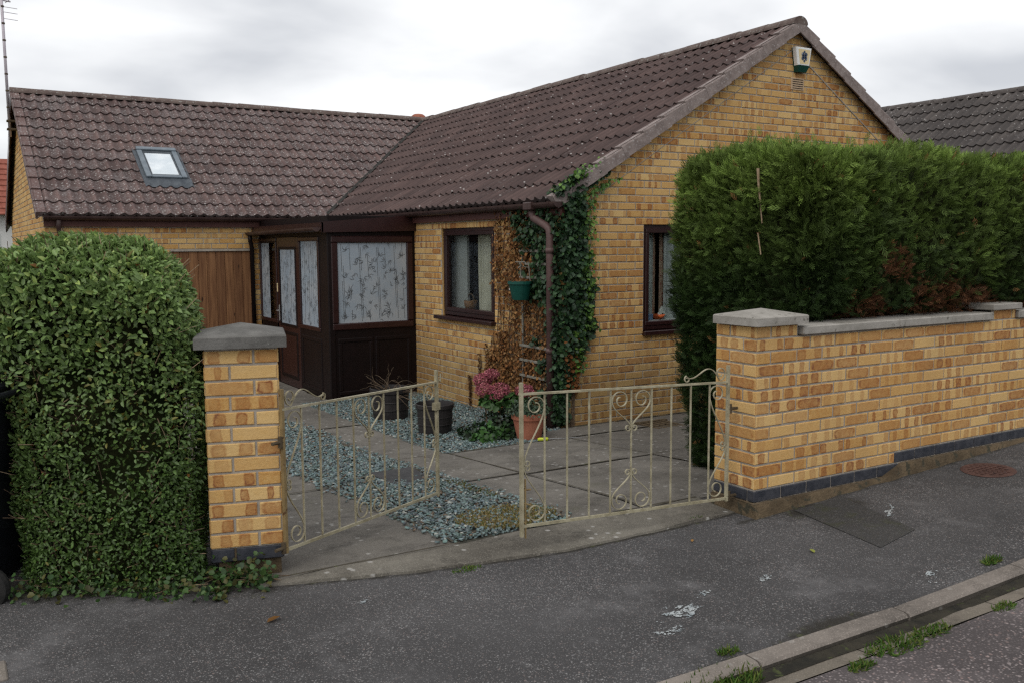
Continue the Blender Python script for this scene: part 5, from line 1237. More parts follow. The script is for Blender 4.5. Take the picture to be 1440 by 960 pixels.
pn = unit(r.normal(size=(n, 3)) + N * .6); Sd = unit(np.cross(D, pn)); pn = np.cross(Sd, D)
Ls = r.uniform(.045, .10, n) * np.where(z > 1.95, 1.1, 1.0)
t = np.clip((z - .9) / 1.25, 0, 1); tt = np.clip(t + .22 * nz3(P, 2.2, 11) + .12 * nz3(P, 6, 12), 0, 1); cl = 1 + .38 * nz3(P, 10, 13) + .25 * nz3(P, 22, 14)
C = cmix((.015, .030, .008), (.100, .150, .034), tt ** 1.7) * np.clip(cl, .3, 1.9)[:, None] * r.uniform(.6, 1.45, (n, 1))  # the hedge's lit top is painted into the spray colours
C *= np.clip(1.05 - dep * 4.5, .3, 1.15)[:, None]  # shade between the sprays coloured in, darker with depth
bn = nz3(P, 2.6, 21) + .6 * nz3(P, 7, 22); br = (bn - 1.9 * (z - 1.36) > .05) & (Pw[:, 0] > -.25) & (z > .9) & (r.random(n) < .85)
C[br] = np.array([.085, .038, .019]) * r.uniform(.5, 1.6, (br.sum(), 1)); rs = r.random(n) < .006; C[rs] = (.22, .12, .05)
Vs = []; Cs = []
for k, (pos_, ang, ln) in enumerate(((0, 0, .62), (.12, .55, .42), (.12, -.55, .42), (.34, .48, .44), (.34, -.48, .44), (.55, .42, .36), (.55, -.42, .36), (.62, 0, .42))):
    dd = D * math.cos(ang) + Sd * math.sin(ang); ss_ = unit(np.cross(dd, pn)); b0 = Pw + D * (Ls * pos_)[:, None]; l = (Ls * ln)[:, None]; w = Ls[:, None] * .034
    Vs.append(np.stack([b0 - ss_ * w * .6, b0 + dd * l * .6 - ss_ * w + pn * l * .06, b0 + dd * l - pn * l * .04, b0 + dd * l * .6 + ss_ * w + pn * l * .06], 1)); Cs.append(C * (1 + .22 * (pos_ > .3)))
V = np.stack(Vs, 1).reshape(-1, 3); Cq = np.stack(Cs, 1).reshape(-1, 3); F = np.arange(len(V)).reshape(-1, 4)
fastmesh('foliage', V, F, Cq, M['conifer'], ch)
def ccore(A_, Nn):
    z = A_[:, 2] + CC[2]; A_ = A_.copy(); A_[:, 1] = np.where((A_[:, 1] < -.3) & (z < 1.14), -.42, A_[:, 1]); q = np.clip((-A_[:, 0] - 3.2) / 1.2, 0, 1); A_[:, 0] += (.26 * np.clip(1 - (z + .15) / 1.15, 0, 1)) * q; A_[:, 0] -= .045 * q; return A_
core('shaded_core', CE, .06, cw, ch, M['core'], ccore)
mb = MB()
mb.tube([(-.655, -3.20, 1.66), (-.665, -3.19, 1.80), (-.66, -3.17, 1.90), (-.665, -3.165, 2.01)], [.004, .006, .008, .010], 7); mb.tube([(-.66, -3.20, 1.46), (-.67, -3.18, 1.60)], [.004, .005], 6)
for k in range(60):
    i = random.randrange(n); p = Vector(Pw[i]) - Vector(N[i]) * .05; dr = Vector(N[i]) + Vector((random.gauss(0, .6), random.gauss(0, .6), random.gauss(.3, .5))); dr.normalize(); mb.tube([p, p + dr * random.uniform(.05, .10)], [.003, .0015], 5)
mb.build('cut_stems', M['twig_pale'], ch)['kind'] = 'stuff'

# ------------------------------------------------------------------ ivy on the corner
def ivy(name, pts, nrm, size, cols, mat, parent, hang=.7):
    P = np.array(pts); n_ = len(P); Nn = np.array(nrm); r = RNG
    D = unit(np.array([[0, 0, -1.0]]) * hang + unit(r.normal(size=(n_, 3))) * .7 + Nn * .25); Nf = unit(Nn + .45 * r.normal(size=(n_, 3)) + np.array([[0, 0, .35]]))
    L = r.uniform(*size, n_); V, F = leaf_geo(P, D, Nf, L, L * r.uniform(.75, 1.05, n_), .12, .12)
    k = r.integers(0, len(cols), n_); C = np.array(cols)[k] * r.uniform(.6, 1.4, (n_, 1))
    return fastmesh(name, V, F, np.repeat(C, 2, 0), mat, parent)
gi = thing('ivy', (-.02, .1, -.28), 'dense green ivy climbing the house corner round the downpipe', 'ivy')
pts, nr_ = [], []
for _ in range(4300):
    z = random.uniform(-.2, 1.93); wd = .50 + .10 * mnoise.noise((z * 2.2, 3, 0)) + (.28 if z > 1.6 else 0) * (z - 1.6) / .3
    if z < .75: wd -= .30 * (0.75 - z) / .9
    if z > 1.15: wd += .16
    y = random.uniform(-.02, wd)
    if z < .95 and y > .10 and mnoise.noise((y * 7, z * 5, 4)) < .15: continue
    if y > .30 and mnoise.noise((y * 7, z * 5, 4)) < -.05 and z < 1.55: continue
    if y > .50 and z < 1.6 and random.random() < .55: continue
    pts.append((-.015 - random.random() ** 2 * .10, y, z)); nr_.append((-1, 0, 0))
for _ in range(4300):
    z = random.uniform(-.2, 2.32); wd = .27 + .12 * mnoise.noise((z * 3, 9, 1)) + .08 * math.sin(z * 2.2)
    if z > 2.0: lo = (z - 2.02) / TP * .9; wd = lo + .16
    else: lo = -.06
    if z < .62: wd = .27 * max(0, (z - .02) / .60) + .015 + .05 * max(0, mnoise.noise((z * 9, 2, 2)))
    wd += .05 * mnoise.noise((z * 11, 5, 3)); x = lo + (wd - lo) * random.random() ** .8
    pts.append((x, -.015 - random.random() ** 1.6 * .11 * (.35 if z < .5 else 1 if x < .2 else .5), z)); nr_.append((0, -1, 0))
for _ in range(260):      # sprigs creeping over the verge
    s_ = random.uniform(.0, .32); x = -EO + s_; pts.append((x, YO + random.uniform(-.04, .12), roofz(x) + random.uniform(.0, .05) + .02)); nr_.append((-.3, -.4, .8))
ivy('foliage', pts, nr_, (.032, .062), [(.018, .045, .020), (.024, .058, .024), (.03, .07, .024), (.014, .034, .017), (.022, .05, .026)], M['ivyleaf'], gi)
pts, nr_ = [], []
for _ in range(620):
    z = random.uniform(.3, 2.2); x = .24 + .10 * mnoise.noise((z * 3, 9, 1)) + random.gauss(0, .045) + (max(0, z - 2.0) / TP)
    if z < .7: x -= .12
    pts.append((x, -.05 - random.random() * .06, z)); nr_.append((.2, -1, .2))
for _ in range(110):
    s_ = random.gauss(.22, .13); x = -EO + max(0, s_); pts.append((x, YO - .02 + random.uniform(-.05, .09), roofz(x) + random.uniform(.0, .07) + .03)); nr_.append((-.3, -.4, .8))
ivy('young_leaves', pts, nr_, (.026, .048), [(.075, .155, .03), (.10, .19, .035), (.055, .12, .03)], M['ivyleaf'], gi)
pts, nr_ = [], []
for _ in range(300): pts.append((random.uniform(-.02, .16), -.02 - random.random() * .06, random.uniform(.1, .62))); nr_.append((0, -1, 0))
ivy('brown_leaves', pts, nr_, (.03, .05), [(.16, .065, .025), (.12, .05, .02)], M['dryleaf'], gi)
mb = MB()
for k in range(16):
    y = random.uniform(.05, .4); p = [(-.02, y, -.28)]; z = -.28
    while z < 1.7: z += .22; y += random.gauss(0, .03); p.append((-.02 - random.random() * .02, max(.02, y), z))
    mb.tube(p, [.009 * (1 - .7 * i / len(p)) for i in range(len(p))], 5)
for k in range(6):
    x = random.uniform(.02, .15); p = [(x, -.02, -.28)]; z = -.28
    while z < 1.7: z += .22; x += random.gauss(.01, .03); p.append((max(.01, x), -.02, z))
    mb.tube(p, [.009 * (1 - .7 * i / len(p)) for i in range(len(p))], 5)
mb.build('stem', M['twig'], gi)
di = thing('ivy', (-.02, .9, -.3), 'dead brown ivy clinging to the side wall beside the window', 'ivy')
pts, nr_ = [], []
for _ in range(15000):
    z = random.uniform(-.28, 1.9)
    left = 1.28 if z > .62 else 1.28 + .20 * min(1, (.62 - z) / .5)
    y = random.uniform(.14, left) if z < 1.0 else random.uniform(.45, left) if z < 1.55 else random.uniform(.55, left)
    dens = .50 + .75 * mnoise.noise((y * 15, z * 1.1, 2)) + (.25 if z < .5 else -.10) - (.35 if y > 1.05 and z > .6 else 0)
    if random.random() > dens: continue
    pts.append((-.012 - random.random() ** 1.5 * .06, y, z)); nr_.append((-1, 0, 0))
ivy('dead_leaves', pts, nr_, (.018, .040), [(.20, .092, .036), (.15, .066, .026), (.26, .14, .058), (.10, .045, .02), (.19, .11, .055)], M['dryleaf'], di, 1.0)
mb = MB()
for k in range(36):
    y = random.uniform(.4, 1.5); y = min(y, 1.45); zt = random.uniform(1.2, 1.88) if y < 1.25 else random.uniform(.2, .62); p = [(-.012, y, -.3)]; z = -.3
    while z < zt: z += .14; y += random.gauss(-.004, .016); p.append((-.010 - random.random() * .01, min(max(y, .33), 1.29 if z > .6 else 1.6), z))
    mb.tube(p, [.006 * (1 - .6 * i / len(p)) for i in range(len(p))], 5)
for y in (1.62, 1.85):
    p = [(-.012, y + random.gauss(0, .008), z) for z in np.arange(-.3, .30 if y < 1.7 else .02, .06)]; mb.tube(p, .006, 5)
mb.build('stem', M['twig'], di)
pts, nr_ = [], []
for yb, zt in ((1.62, .34), (1.85, .05), (1.47, .5)):
    for _ in range(110): pts.append((-.015 - random.random() * .02, yb + random.gauss(0, .014), random.uniform(-.3, zt))); nr_.append((-1, 0, 0))
ivy('withered_shoots', pts, nr_, (.016, .03), [(.06, .03, .016), (.09, .045, .02)], M['dryleaf'], di, 1.0)

# trellis and hanging planter
tr = thing('trellis', (-.06, .6, -.3), 'grey weathered wooden trellis ladder left of the downpipe', 'trellis')
for y in (.17, .66):
    mb = MB(); mb.box((-.055, y - .010, -.28), (-.035, y + .010, 1.50), bev=.003); mb.build('upright', M['trellis'], tr)
for z in (.03, .19, .35, .50, 1.20, 1.34, 1.47):
    mb = MB(); mb.box((-.073, .15, z - .013), (-.057, .69, z + .013), bev=.003); mb.build('rung', M['trellis'], tr)
hp = thing('wall_planter', (-.17, .50, .98), 'dark green plastic wall planter hung on the trellis', 'planter')
mb = MB(); px, py = -.17, .50
mb.lathe([(.075, .975), (.085, .98), (.122, 1.135), (.133, 1.138), (.133, 1.168), (.124, 1.169), (.112, 1.145)], (px, py, 0), 26); mb.build('bowl', M['green_plastic'], hp, smooth=False)
mb = MB(); mb.lathe([(.108, 1.12), (.108, 1.148)], (px, py, 0), 20); mb.build('soil', M['soil'], hp)
mb = MB(); mb.tube([(-.06, py, 1.30), (-.17, py, 1.32), (-.20, py, 1.30)], .006, 6); mb.tube([(-.085, py - .05, 1.14), (-.075, py, 1.36)], .006, 6); mb.tube([(-.17, py - .09, 1.36), (-.17, py + .09, 1.36)], .006, 6); mb.tube([(-.17, py, 1.14), (-.17, py, 1.36)], .005, 6); mb.build('bracket', M['trellis'], hp)
mb = MB(); mb.poly([(px - .122, py + .012, 1.082), (px - .122, py + .026, 1.082), (px - .122, py + .020, 1.102)]); mb.build('sticker', M['white'], hp)
pts = [(px + random.gauss(.01, .045), py + random.gauss(0, .045), 1.155 + random.random() * .03) for _ in range(60)]
ivy('dead_leaves', pts, [(0, 0, 1)] * 60, (.02, .035), [(.15, .065, .03), (.20, .10, .04)], M['dryleaf'], hp, .1)

# ------------------------------------------------------------------ pots and planting
def black_pot(x, y, label, s=1.0):
    z = z_drive(x, y); t_ = thing('plant_pot', (x, y, z), label, 'plant pot', 'dark round tubs by the side wall')
    mb = MB(); mb.lathe([(r_ * s, z + h * s) for r_, h in ((.150, -.02), (.158, 0), (.165, .06), (.170, .16), (.176, .24), (.188, .25), (.190, .285), (.180, .29), (.172, .25), (.168, .22))], (x, y, 0), 36); mb.build('tub', M['pot_black'], t_, smooth=False)
    mb = MB(); mb.lathe([(.169 * s, z + .20 * s), (.169 * s, z + .235 * s)], (x, y, 0), 24); mb.build('soil', M['soil'], t_)
    mb = MB()
    for k in range(2): mb.lathe([(.1735 * s, z + (.09 + k * .07) * s), (.176 * s, z + (.094 + k * .07) * s), (.1745 * s, z + (.098 + k * .07) * s)], (x, y, 0), 36)
    mb.build('band', M['pot_black'], t_)
    return t_
black_pot(-1.13, .56, 'empty dark round tub nearer the drive', 1.0)
tb = black_pot(-1.13, 1.62, 'dark round tub with bare dead twigs against the porch', 1.15)
tw = thing('dead_plant', (-1.13, 1.62, -.02), 'bare twiggy dead plant sprouting from the tub by the porch', 'plant')
mb = MB()
for k in range(30):
    a = random.uniform(0, 6.28); p = [Vector((-1.13 + .06 * math.cos(a), 1.58 + .06 * math.sin(a), -.06))]; dr = Vector((math.cos(a) * .6, math.sin(a) * .6 - .25, random.uniform(.5, 1.3))).normalized()
    for i in range(9): dr = (dr + Vector((random.gauss(0, .3), random.gauss(0, .3), random.gauss(-.10, .22)))).normalized(); p.append(p[-1] + dr * random.uniform(.03, .055))
    mb.tube(p, [.0045 * (1 - .08 * i) for i in range(len(p))], 5)
mb.build('twigs', M['twig'], tw)['kind'] = 'stuff'
# dark shrub spilling out between tub and ivy, with the pink flower heads over it
zf = z_drive(-.7, -.05)
sh = thing('flowering_plant', (-.66, .10, zf), 'pink clustered flower heads over a mound of dark ivy leaves', 'plant')
def blob_pts(n_, c, e, low=0):
    o, q = [], []
    for _ in range(n_):
        v = Vector((random.gauss(0, 1), random.gauss(0, 1), random.gauss(0, 1))).normalized(); rr = random.random() ** .3
        if v.z < low: v.z = -v.z * .3
        o.append((c[0] + v.x * e[0] * rr, c[1] + v.y * e[1] * rr, c[2] + v.z * e[2] * rr)); q.append((v.x, v.y, v.z + .4))
    return o, q
pts, nr_ = blob_pts(1300, (-.58, .02, zf + .02), (.30, .34, .30)); a, b = blob_pts(500, (-.86, .02, zf), (.26, .34, .13)); pts += a; nr_ += b
ivy('mound', pts, nr_, (.03, .055), [(.014, .032, .016), (.02, .045, .02), (.026, .056, .022), (.035, .05, .035)], M['ivyleaf'], sh, .3)
pts, nr_ = blob_pts(170, (-.92, -.16, zf + .02), (.17, .16, .13)); ivy('light_leaves', pts, nr_, (.035, .06), [(.03, .085, .02), (.04, .10, .025)], M['ivyleaf'], sh, .1)
pts, nr_ = blob_pts(170, (-.66, .08, zf + .30), (.20, .20, .08)); ivy('broad_leaves', pts, nr_, (.06, .095), [(.035, .085, .022), (.045, .10, .03)], M['ivyleaf'], sh, .2)
heads = [(-.80, .16, .42, .085), (-.74, .30, .50, .085), (-.66, .10, .42, .095), (-.46, -.02, .41, .082), (-.66, .26, .55, .07), (-.73, .05, .38, .07)]
pp, qq, cl = [], [], []
for hx, hy, hz, hr in heads:
    for _ in range(800):
        v = Vector((random.gauss(0, 1), random.gauss(0, 1), random.gauss(0, .8))).normalized(); rr = hr * random.uniform(.75, 1.08); pp.append((hx + v.x * rr, hy + v.y * rr, zf + hz + v.z * rr * .75)); qq.append((v.x, v.y, v.z))
ivy('flower_head', pp, qq, (.010, .019), [(.30, .075, .12), (.38, .11, .16), (.22, .05, .09), (.42, .17, .20), (.25, .10, .10)], M['petal'], sh, -.2)
mb = MB()
for hx, hy, hz, hr in heads: mb.tube([(hx * .8 - .15, hy * .7, zf + .05), (hx, hy, zf + hz)], .005, 6)
mb.build('stem', M['twig'], sh)
tz = z_drive(-.5, -.3)
tp_ = thing('plant_pot', (-.60, -.32, tz), 'terracotta pot of grey green trailing plant at the foot of the downpipe', 'plant pot')
mb = MB(); mb.lathe([(.105, tz), (.112, tz + .005), (.150, tz + .19), (.163, tz + .192), (.166, tz + .245), (.156, tz + .248), (.145, tz + .20)], (-.60, -.32, 0), 32); mb.build('pot', M['terracotta'], tp_, smooth=False)
mb = MB(); mb.lathe([(.15, tz + .2), (.145, tz + .225)], (-.60, -.32, 0), 20); mb.build('soil', M['soil'], tp_)
pts, nr_ = blob_pts(900, (-.60, -.31, tz + .24), (.21, .20, .14)); ivy('foliage', pts, nr_, (.018, .032), [(.045, .075, .055), (.06, .09, .06), (.035, .055, .035), (.03, .06, .03)], M['ivyleaf'], tp_, .3)
# screwdriver-like tool left on the slabs
tl = thing('garden_tool', (-.55, -.52, z_drive(-.5, -.5)), 'small hand tool with lime green handle lying in front of the terracotta pot', 'hand tool')
a = Vector((-.66, -.56, z_drive(-.66, -.56) + .022)); b = Vector((-.24, -.70, z_drive(-.24, -.70) + .012)); dv = (b - a).normalized()
mb = MB(); mb.tube([a, a + dv * .015, a + dv * .05, a + dv * .09, a + dv * .10], [.010, .017, .015, .017, .009], 12); mb.build('handle', M['lime'], tl, smooth=True)
mb = MB(); mb.tube([a + dv * .10, b - dv * .06, b], [.0045, .0045, .003], 8); mb.build('blade', M['steel'], tl)
# floor drain under the gable window
mb = MB(); zd = z_drive(.8, -.4)
for k in range(5): mb.box((.62 + k * .075, -.75, zd + .002), (.66 + k * .075, -.40, zd + .018))
mb.box((.58, -.80, zd - .03), (1.02, -.76, zd + .02)); mb.box((.58, -.39, zd - .03), (1.02, -.35, zd + .02)); mb.box((.57, -.79, zd - .02), (1.03, -.36, zd + .003))
tag(mb.build('drain_grate', M['iron']), 'dark drain grate in the slabs below the gable window', 'drain grate')

# ------------------------------------------------------------------ wheelie bin at the left edge
BW = (.5227, .8525)
bx = thing('wheelie_bin',  hp_(-1.225, -.05, -.1), 'black wheelie bin left of the privet hedge', 'bin')
Rb = Matrix((Vector((*HU, 0)), Vector((*BW, 0)), Vector((0, 0, 1)))).transposed().to_4x4(); Rb.translation = Vector(hp_(-1.225, -.05, -.11))
mb = MB(); b0, b1 = (.20, .22), (.275, .27); vs = []
for (hx, hy), z in ((b0, .05), (b1, .93), ((.30, .29), .935), ((.30, .29), .985)):
    vs += [Rb @ Vector((sx * hx, sy * hy, z)) for sx, sy in ((-1, -1), (1, -1), (1, 1), (-1, 1))]
fs_ = [(3, 2, 1, 0)] + [(4 * k + i, 4 * k + (i + 1) % 4, 4 * k + 4 + (i + 1) % 4, 4 * k + 4 + i) for k in range(3) for i in range(4)]
mb.faces(vs, fs_); mb.build('body', M['bin'], bx)
mb = MB(); mb.box((-.315, -.31, .985), (.315, .30, 1.02), bev=.012, M4=Rb); mb.box((-.27, -.26, 1.02), (.27, .25, 1.05), bev=.015, M4=Rb); mb.build('lid', M['bin'], bx)
for sy in (-1, 1):
    mb = MB(); c = Rb @ Vector((.275, sy * .24, .10)); axm = Matrix((Vector((*HU, 0)), Vector((0, 0, 1)), Vector((-BW[0], -BW[1], 0)))).transposed()
    mb.lathe([(.03, -.03), (.07, -.03), (.095, -.022), (.10, 0), (.095, .022), (.07, .03), (.03, .03)], c, 28, axis=axm); wh = mb.build('wheel', M['rubber'], bx)
mb = MB(); mb.tube([Rb @ Vector((.30, -.22, .97)), Rb @ Vector((.36, -.22, .98)), Rb @ Vector((.36, .22, .98)), Rb @ Vector((.30, .22, .97))], .014, 8); mb.build('handle', M['bin'], bx)

# ------------------------------------------------------------------ street bits
mh = thing('manhole_cover', (.76, -3.93, z_pave(.76, -3.93)), 'rust brown oval iron cover set in the pavement by the wall', 'manhole cover')
mb = MB(); q = [onp(.76 + .17 * math.cos(t), -3.93 + .15 * math.sin(t), .006) for t in np.linspace(0, 2 * PI, 29)[:-1]]; mb.poly(q); q2 = [onp(.76 + .185 * math.cos(t), -3.93 + .165 * math.sin(t), .003) for t in np.linspace(0, 2 * PI, 29)[:-1]]
mb.faces(q + q2, [(i, (i + 1) % 28, 28 + (i + 1) % 28, 28 + i) for i in range(28)]); mb.build('plate', M['manhole'], mh)
mb = MB()
for i in range(-3, 4):
    for j in range(-3, 4):
        if (i / 3.6) ** 2 + (j / 3.6) ** 2 < .9: x, y = .76 + i * .042, -3.93 + j * .038; mb.box((x - .012, y - .010, z_pave(x, y) + .005), (x + .012, y + .010, z_pave(x, y) + .011))
mb.build('stud', M['manhole'], mh)
mb = MB(); mb.box((-5.30, -3.62, z_pave(-5, -3.6) - .03), (-5.035, -3.44, z_pave(-5, -3.6) + .012), bev=.006)
tag(mb.build('pavement_slab', M['kerb']), 'small pale cover slab at the bottom left corner', 'cover slab')
def tuft(x, y, n_, rad, h, zf_, label, cols=((.05, .11, .02), (.08, .15, .03), (.12, .15, .04)), ry=.6):
    rr = RNG; a = rr.uniform(0, 6.28, n_); q = rad * np.sqrt(rr.random(n_)); P = np.stack([x + q * np.cos(a) * 1.6, y + q * np.sin(a) * ry, np.zeros(n_)], 1); P[:, 2] = [zf_(px_, py_) for px_, py_, _ in P]
    D = unit(np.stack([rr.normal(0, .6, n_), rr.normal(0, .6, n_), rr.uniform(.4, 1.2, n_)], 1)); Nf = unit(rr.normal(size=(n_, 3)) + .01); L = rr.uniform(.4, 1.1, n_) * h
    V, F = leaf_geo(P, D, Nf, L, np.full(n_, .006), .1, .35); C = np.array(cols)[rr.integers(0, len(cols), n_)] * rr.uniform(.6, 1.3, (n_, 1))
    return tag(fastmesh('grass_tuft', V, F, np.repeat(C, 2, 0), M['grassm']), label, 'grass tuft', 'grass and weeds along the kerb and drive')
zroad = lambda x, y: z_pave(x, -4.95) - .029
tuft(-2.78, -5.03, 520, .15, .055, zroad, 'thick grass tuft in the gutter by the kerb at the bottom edge')
tuft(-1.88, -5.15, 300, .11, .035, zroad, 'grass tuft in the gutter in front of the kerb joint')
tuft(-1.62, -5.14, 160, .07, .035, zroad, 'low thin grass just right of the middle gutter tuft')
tuft(-2.16, -5.20, 120, .045, .035, zroad, 'small yellow green weed on the road edge')
tuft(-1.12, -5.16, 120, .05, .03, zroad, 'tiny weed on the channel at the right edge of the road')
tuft(-.72, -4.86, 110, .04, .04, z_pave, 'yellowish weed behind the kerb at the right')
tuft(-2.55, -4.87, 90, .035, .03, z_pave, 'tiny weed behind the kerb near the middle joint')
tuft(-3.0, -3.50, 90, .05, .022, z_drive, 'green weed on the apron edge in front of the left gate')
tuft(-1.45, -3.48, 70, .035, .03, z_drive, 'tiny weed at the apron end near the right gate hinge')
tuft(-2.36, -2.82, 3200, .20, .024, z_drive, 'dry yellow moss and weeds over the end of the slate strip', ((.30, .235, .11), (.23, .18, .085), (.14, .15, .05)), 1.3)
tuft(-2.12, -1.95, 260, .03, .03, z_drive, 'straggly weeds along the path edge beside the slate strip', ((.15, .12, .05), (.09, .12, .035)), 13)
# weeds at the foot of the pier
wd_ = thing('weed', hp_(.12, -.12, -.09), 'low ivy weeds at the foot of the left gate pier', 'weed')
pts, nr_ = [], []
for _ in range(520):
    u = random.uniform(-.95, .30) if random.random() < .55 else random.uniform(-.05, .28); w = random.gauss(-.24, .06) if u < -.02 else random.gauss(-.05, .06); p = hp_(u, w); zz = z_pave(p[0], p[1]); pts.append((p[0], p[1], zz + abs(random.gauss(0, .05)))); nr_.append((-.3, -.5, .8))
for _ in range(60):
    p = hp_(.03 + random.gauss(0, .02), -.14 - random.random() * .16); pts.append((p[0], p[1], z_pave(*p[:2]) + .012)); nr_.append((0, 0, 1))
ivy('leaves', pts, nr_, (.02, .036), [(.03, .07, .02), (.022, .05, .018), (.045, .09, .025), (.06, .06, .02)], M['ivyleaf'], wd_, .1)
mb = MB(); 
for k in range(12): u = random.uniform(-.1, .3); p = Vector(hp_(u, 0, -.085)); mb.tube([p, p + Vector((random.gauss(0, .05), random.gauss(-.05, .04), .03)), p + Vector((random.gauss(0, .1), random.gauss(-.1, .05), .04))], .002, 5)
mb.build('stem', M['twig'], wd_)
# fallen leaves
lc = MB()
def fallen(x, y, rot, s_, col, label):
    V, F = leaf_geo(np.array([onp(x, y, .006)]), np.array([[math.cos(rot), math.sin(rot), .05]]), np.array([[0, 0, 1.0]]), np.array([s_]), np.array([s_ * .5]), .2, -.05)
    tag(fastmesh('fallen_leaf', V, F, np.tile(np.array([col]), (2, 1)), M['dryleaf']), label, 'leaf', 'fallen leaves on the pavement')
fallen(-4.05, -3.62, .3, .07, (.12, .06, .02), 'brown fallen leaf on the pavement in front of the pier weeds')
fallen(-1.32, -4.25, 1.2, .05, (.22, .24, .06), 'yellow green leaf on the middle of the pavement')
fallen(-1.75, -3.78, .8, .035, (.25, .14, .05), 'tan leaf on the pavement below the right gate')

# ------------------------------------------------------------------ neighbours
nb_ = thing('neighbour_bungalow', (9.98, 3, -.3), 'neighbouring bungalow with dark grey tiled roof behind the conifer hedge', 'house')
tiles('roof', M['tile_grey'], (7.35, -1.2, 2.05), (0, 1, 0), Vector((2.63, 0, 1.95)).normalized(), Vector((-1.95, 0, 2.63)).normalized(), 9.6, parent=nb_, seg=6, ncourse=11, clip=lambda u, v: v < 3.27)
mb = MB(); mb.poly([(12.6, -1.2, 2.05), (12.6, 8.4, 2.05), (9.98, 8.4, 4.0), (9.98, -1.2, 4.0)]); mb.build('far_slope', M['tile_grey'], nb_)
ridge('ridge', (9.98, -1.25, 4.0), (9.98, 8.4, 4.0), M['tile_grey'], nb_)
mb = MB(); mb.box((7.5, -1.0, -.6), (12.4, 8.3, 2.04)); mb.poly([(7.5, -1.0, 2.04), (12.4, -1.0, 2.04), (9.98, -1.0, 3.9)]); mb.poly([(7.5, 8.3, 2.04), (12.4, 8.3, 2.04), (9.98, 8.3, 3.9)]); mb.build('wall', mottled('neighbour_brick', (.35, .22, .09), (.42, .27, .12), 8), nb_)
rh = thing('distant_house', (-6.5, 29, -.3), 'distant white house with red tiled roof beyond the left gable', 'house')
mb = MB(); mb.poly([(-9.5, 26.6, 2.6), (-2.6, 26.6, 2.6), (-2.6, 29.5, 4.6), (-9.5, 29.5, 4.6)], c=(0, 0, 0, 0)); mb.poly([(-9.5, 32.4, 2.6), (-9.5, 29.5, 4.6), (-2.6, 29.5, 4.6), (-2.6, 32.4, 2.6)])
for k in range(10):
    t0 = k / 10; y = 26.6 + 2.9 * t0; z = 2.6 + 2.0 * t0; mb.box((-9.5, y - .02, z), (-2.6, y + .25, z + .03))
mb.build('roof', M['tile_red'], rh)
mb = MB(); mb.box((-9.2, 27, -.6), (-2.8, 32, 2.6)); mb.poly([(-2.8, 27, 2.6), (-2.8, 32, 2.6), (-2.8, 29.5, 4.4)]); wl = mb.build('wall', M['render'], rh)
mb = MB(); mb.box((-4.6, 26.96, .9), (-3.5, 27.02, 2.0)); mb.build('window', M['glass'], rh)
def bush(name, c, e, n_, label, size=(.05, .09), cols=((.035, .085, .02), (.05, .11, .03), (.07, .14, .035))):
    b_ = thing(name, (c[0], c[1], -.4), label, 'shrub'); pts, nr_ = [], []
    for k in range(n_):
        v = Vector((random.gauss(0, 1), random.gauss(0, 1), random.gauss(0, 1))).normalized(); rr = random.random() ** .4 * (1 + .25 * mnoise.noise((v.x * 2 + c[0], v.y * 2, v.z * 2))); pts.append((c[0] + v.x * e[0] * rr, c[1] + v.y * e[1] * rr, c[2] + v.z * e[2] * rr)); nr_.append((v.x, v.y, v.z + .5))
    ivy('crown', pts, nr_, size, cols, M['leaf'], b_, 0)
    mb = MB()
    for k in range(5): a = k * 1.3; mb.tube([(c[0], c[1], -.5), (c[0] + .1 * math.cos(a), c[1] + .1 * math.sin(a), c[2] * .4), (c[0] + e[0] * .5 * math.cos(a), c[1] + e[1] * .5 * math.sin(a), c[2] + .3 * e[2])], [.04, .03, .01], 6)
    mb.build('trunk', M['twig'], b_)
bush('shrub', (-4.75, 10.2, .85), (.75, .9, 1.0), 2600, 'leafy shrub beside the far left gable end')
bush('shrub', (-5.35, 3.0, .75), (.70, 1.0, .68), 3600, 'bushy light green shrub behind the clipped hedge at the left edge', (.028, .05))

# ------------------------------------------------------------------ camera, light, sky
cam = bpy.data.cameras.new('camera'); co = bpy.data.objects.new('camera', cam); COL.objects.link(co); S.camera = co
yaw, pit, rol = .5492, -.1034, -.0063
Fv = Vector((math.sin(yaw) * math.cos(pit), math.cos(yaw) * math.cos(pit), math.sin(pit))); Rv = Vector((math.cos(yaw), -math.sin(yaw), 0)); Uv = Rv.cross(Fv)
c, s_ = math.cos(rol), math.sin(rol); R2 = Rv * c + Uv * s_; U2 = Uv * c - Rv * s_
mt = Matrix((R2, U2, -Fv)).transposed().to_4x4(); mt.translation = Vector((-5.158, -7.476, 1.533)); co.matrix_world = mt
cam.sensor_width = 36; cam.lens = 36 * 1304.9 / 1440; cam.clip_end = 2000; cam.clip_start = .05
SUN_EL, SUN_AZ = R(52), R(232)         # azimuth from +y towards +x : the light comes from behind the camera, to its left
sl = bpy.data.lights.new('sun', 'SUN'); so = bpy.data.objects.new('sun', sl); COL.objects.link(so)
sl.energy = 1.35; sl.angle = R(50); sl.color = (1, .955, .88)
sv = Vector((math.sin(SUN_AZ) * math.cos(SUN_EL), math.cos(SUN_AZ) * math.cos(SUN_EL), math.sin(SUN_EL)))
so.rotation_euler = sv.to_track_quat('Z', 'Y').to_euler(); so.location = sv * 30
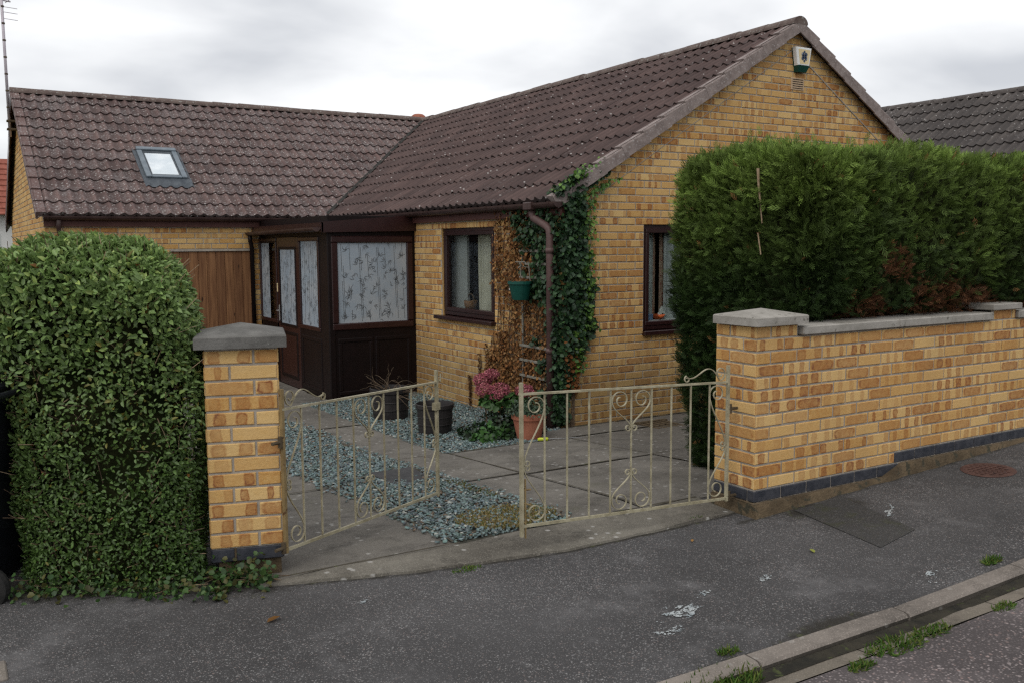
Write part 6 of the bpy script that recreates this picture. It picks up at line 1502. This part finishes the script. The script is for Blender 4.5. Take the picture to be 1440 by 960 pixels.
wd = bpy.data.worlds.new('World'); S.world = wd; wd.use_nodes = True; t = wd.node_tree; bg = t.nodes['Background']; bg.inputs['Strength'].default_value = .1
sky = t.nodes.new('ShaderNodeTexSky'); sky.sky_type = 'NISHITA'; sky.sun_disc = False; sky.sun_elevation = SUN_EL; sky.sun_rotation = SUN_AZ
tc = t.nodes.new('ShaderNodeTexCoord'); sx = t.nodes.new('ShaderNodeSeparateXYZ'); t.links.new(tc.outputs['Generated'], sx.inputs[0])
def wm(op, a, b):
    nd = t.nodes.new('ShaderNodeMath'); nd.operation = op
    for i, v in enumerate((a, b)):
        if hasattr(v, 'links'): t.links.new(v, nd.inputs[i])
        else: nd.inputs[i].default_value = v
    return nd.outputs[0]
zz = wm('ADD', wm('MAXIMUM', sx.outputs[2], 0.0), .22); cx_ = t.nodes.new('ShaderNodeCombineXYZ')
t.links.new(wm('DIVIDE', sx.outputs[0], zz), cx_.inputs[0]); t.links.new(wm('DIVIDE', sx.outputs[1], zz), cx_.inputs[1])
nz = t.nodes.new('ShaderNodeTexNoise'); t.links.new(cx_.outputs[0], nz.inputs['Vector']); nz.inputs['Scale'].default_value = 1.25; nz.inputs['Detail'].default_value = 5; nz.inputs['Roughness'].default_value = .46; nz.inputs['Distortion'].default_value = .25
rp = t.nodes.new('ShaderNodeValToRGB'); t.links.new(nz.outputs['Fac'], rp.inputs[0]); e = rp.color_ramp.elements
e[0].position = .36; e[0].color = (6.5, 6.7, 7.1, 1); e[1].position = .60; e[1].color = (11.0, 11.1, 11.2, 1)
mx = t.nodes.new('ShaderNodeMix'); mx.data_type = 'RGBA'; mx.inputs[0].default_value = .94; t.links.new(sky.outputs[0], mx.inputs[6]); t.links.new(rp.outputs[0], mx.inputs[7]); t.links.new(mx.outputs[2], bg.inputs['Color'])
S.view_settings.view_transform = 'Standard'; S.view_settings.look = 'None'; S.view_settings.exposure = 0; S.view_settings.gamma = 1
S.cycles.use_denoising = False; S.cycles.pixel_filter_type = 'BLACKMAN_HARRIS'; S.cycles.filter_width = 1.35
S.cycles.max_bounces = 6; S.cycles.transparent_max_bounces = 12
